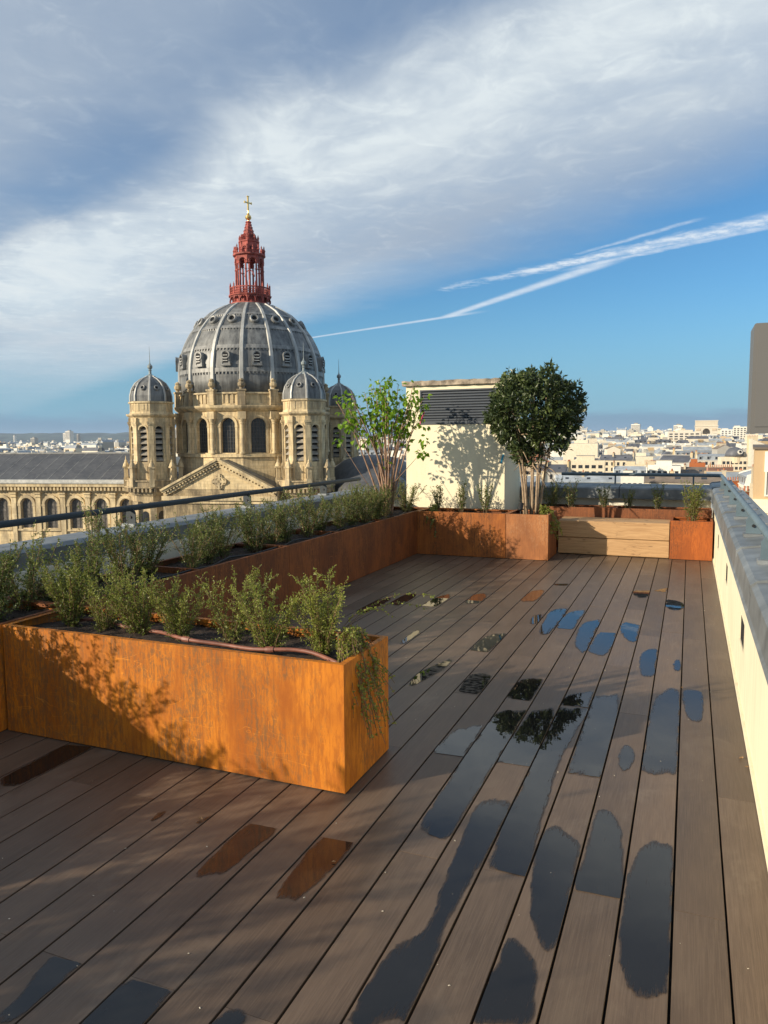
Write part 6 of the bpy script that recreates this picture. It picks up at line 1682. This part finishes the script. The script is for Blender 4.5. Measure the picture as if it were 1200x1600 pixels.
def build_puddles():
    from mathutils.geometry import delaunay_2d_cdt
    rg = random.Random(9)
    for i, (k, poly) in enumerate(PUDDLES):
        x1 = 0.160 - 0.167 * (k - 1) - 0.0042; x0 = 0.160 - 0.167 * k + 0.0042
        # resample with a rounded outline
        P = [Vector((x, y, 0)) for x, y in poly]; n = len(P); R = []
        def onedge(p): return abs(p.x - x0) < 0.006 or abs(p.x - x1) < 0.006
        for a in range(n):
            p0, p1, p2, p3 = P[a - 1], P[a], P[(a + 1) % n], P[(a + 2) % n]
            L = (p2 - p1).length; st = max(1, int(L / 0.018))
            for s in range(st):
                t = s / st
                q = 0.5 * ((2 * p1) + (p2 - p0) * t + (2 * p0 - 5 * p1 + 4 * p2 - p3) * t * t + (3 * p1 - p0 - 3 * p2 + p3) * t ** 3)
                if onedge(p1) and onedge(p2): q = p1.lerp(p2, t)
                elif abs(p2.x - p1.x) > 0.085 and abs(p2.y - p1.y) < 0.09: q = p1.lerp(p2, t); R.append(Vector((min(max(q.x, x0), x1), q.y + 0.002 * noise.noise((q.x * 60, 0, i))))); continue
                q.x += 0.007 * noise.noise((q.x * 14, q.y * 12, i)) + 0.004 * noise.noise((q.x * 40, q.y * 40, i)); q.y += 0.03 * noise.noise((q.x * 22, q.y * 9, i + 9)) + 0.008 * noise.noise((q.x * 60, q.y * 30, i + 9))
                R.append(Vector((min(max(q.x, x0), x1), q.y)))
        cuts = [(P[a], P[(a + 1) % n]) for a in range(n) if abs(P[(a + 1) % n].x - P[a].x) > 0.085 and abs(P[(a + 1) % n].y - P[a].y) < 0.09]
        def straight(A, B):
            for c, d in cuts:
                if min(c.x, d.x) - 0.01 < A.x < max(c.x, d.x) + 0.01 and min(c.y, d.y) - 0.01 < A.y < max(c.y, d.y) + 0.01: return True
            return False
        m = len(R); ar = sum(R[j].x * R[(j + 1) % m].y - R[(j + 1) % m].x * R[j].y for j in range(m))
        if ar < 0: R.reverse()
        # inner points so that the rim can thin out
        xs0, xs1 = min(p.x for p in R), max(p.x for p in R); ys0, ys1 = min(p.y for p in R), max(p.y for p in R)
        def inside(p):
            c = False
            for a in range(m):
                A, B = R[a], R[a - 1]
                if (A.y > p.y) != (B.y > p.y) and p.x < (B.x - A.x) * (p.y - A.y) / (B.y - A.y) + A.x: c = not c
            return c
        def dist(p):
            best = 9
            for a in range(m):
                A, B = R[a], R[(a + 1) % m]; d = B - A; l = d.length_squared
                t = 0 if l < 1e-12 else max(0, min(1, (p - A).dot(d) / l)); best = min(best, (p - A - d * t).length)
            return best
        pts = list(R); step = 0.016 if ys1 - ys0 < 0.8 else 0.022
        y = ys0 + step / 2
        while y < ys1:
            x = xs0 + step / 2
            while x < xs1:
                p = Vector((x, y))
                if inside(p) and dist(p) > 0.006: pts.append(p)
                x += step
            y += step
        # the film thins out quickly across the grain, slowly along it, and not at all at a board's edge
        fy = min(0.085, 0.02 + 0.05 * (ys1 - ys0))
        segs = []
        for a in range(m):
            A, B = R[a], R[(a + 1) % m]
            if (abs(A.x - x0) < 0.002 and abs(B.x - x0) < 0.002) or (abs(A.x - x1) < 0.002 and abs(B.x - x1) < 0.002): continue
            if abs(A.y - B.y) < 0.35 * abs(A.x - B.x) and straight(A, B): continue
            segs.append((Vector((A.x / 0.010, A.y / fy)), Vector((B.x / 0.010, B.y / fy))))
        def thin_dist(p):
            p = Vector((p.x / 0.010, p.y / fy)); best = 9
            for A, B in segs:
                d = B - A; l = d.length_squared
                t = 0 if l < 1e-12 else max(0, min(1, (p - A).dot(d) / l)); best = min(best, (p - A - d * t).length)
            return best
        ed = [(a, (a + 1) % m) for a in range(m)]
        vo, eo, fo, _, _, _ = delaunay_2d_cdt(pts, ed, [list(range(m))], 1, 1e-6)
        cx = sum(p.x for p in vo) / len(vo); cy = sum(p.y for p in vo) / len(vo)
        me = bpy.data.meshes.new('puddle'); me.from_pydata([(p.x - cx, p.y - cy, 0) for p in vo], [], [tuple(f) for f in fo]); me.materials.append(MT['puddle'])
        at = me.attributes.new('inset', 'FLOAT', 'POINT')
        vals = []
        for p in vo:
            vals.append(min(1.0, thin_dist(p)))
        at.data.foreach_set('value', vals)
        me.update()
        o = obj('puddle', me, None, (cx, cy, 0.0022)); tag(o, PLAB[i], 'puddle', 'rain puddles on the deck')
build_puddles()

# ------------------------------------------------------------------ air
def build_haze():
    m = M(); cs = [V(-8000, -300), V(8000, -300), V(8000, 11000), V(-8000, 11000)]
    vs = [(c[0], c[1], z) for z in (-34, 130) for c in cs]
    m.add(vs, [(0, 3, 2, 1), (4, 5, 6, 7), (0, 1, 5, 4), (1, 2, 6, 5), (2, 3, 7, 6), (3, 0, 4, 7)])
    mt = bpy.data.materials.new('haze'); mt.use_nodes = True; t = mt.node_tree; t.nodes.clear()
    out = t.nodes.new('ShaderNodeOutputMaterial'); v = t.nodes.new('ShaderNodeVolumePrincipled')
    v.inputs['Color'].default_value = (0.62, 0.78, 1.0, 1); v.inputs['Density'].default_value = HAZE; v.inputs['Anisotropy'].default_value = 0.1
    t.links.new(v.outputs[0], out.inputs['Volume'])
    o = m.build('haze', mt); kind(o, 'stuff'); tag(o, 'thin blue air haze over the distant city', 'haze')
HAZE = 0.000055
build_haze()
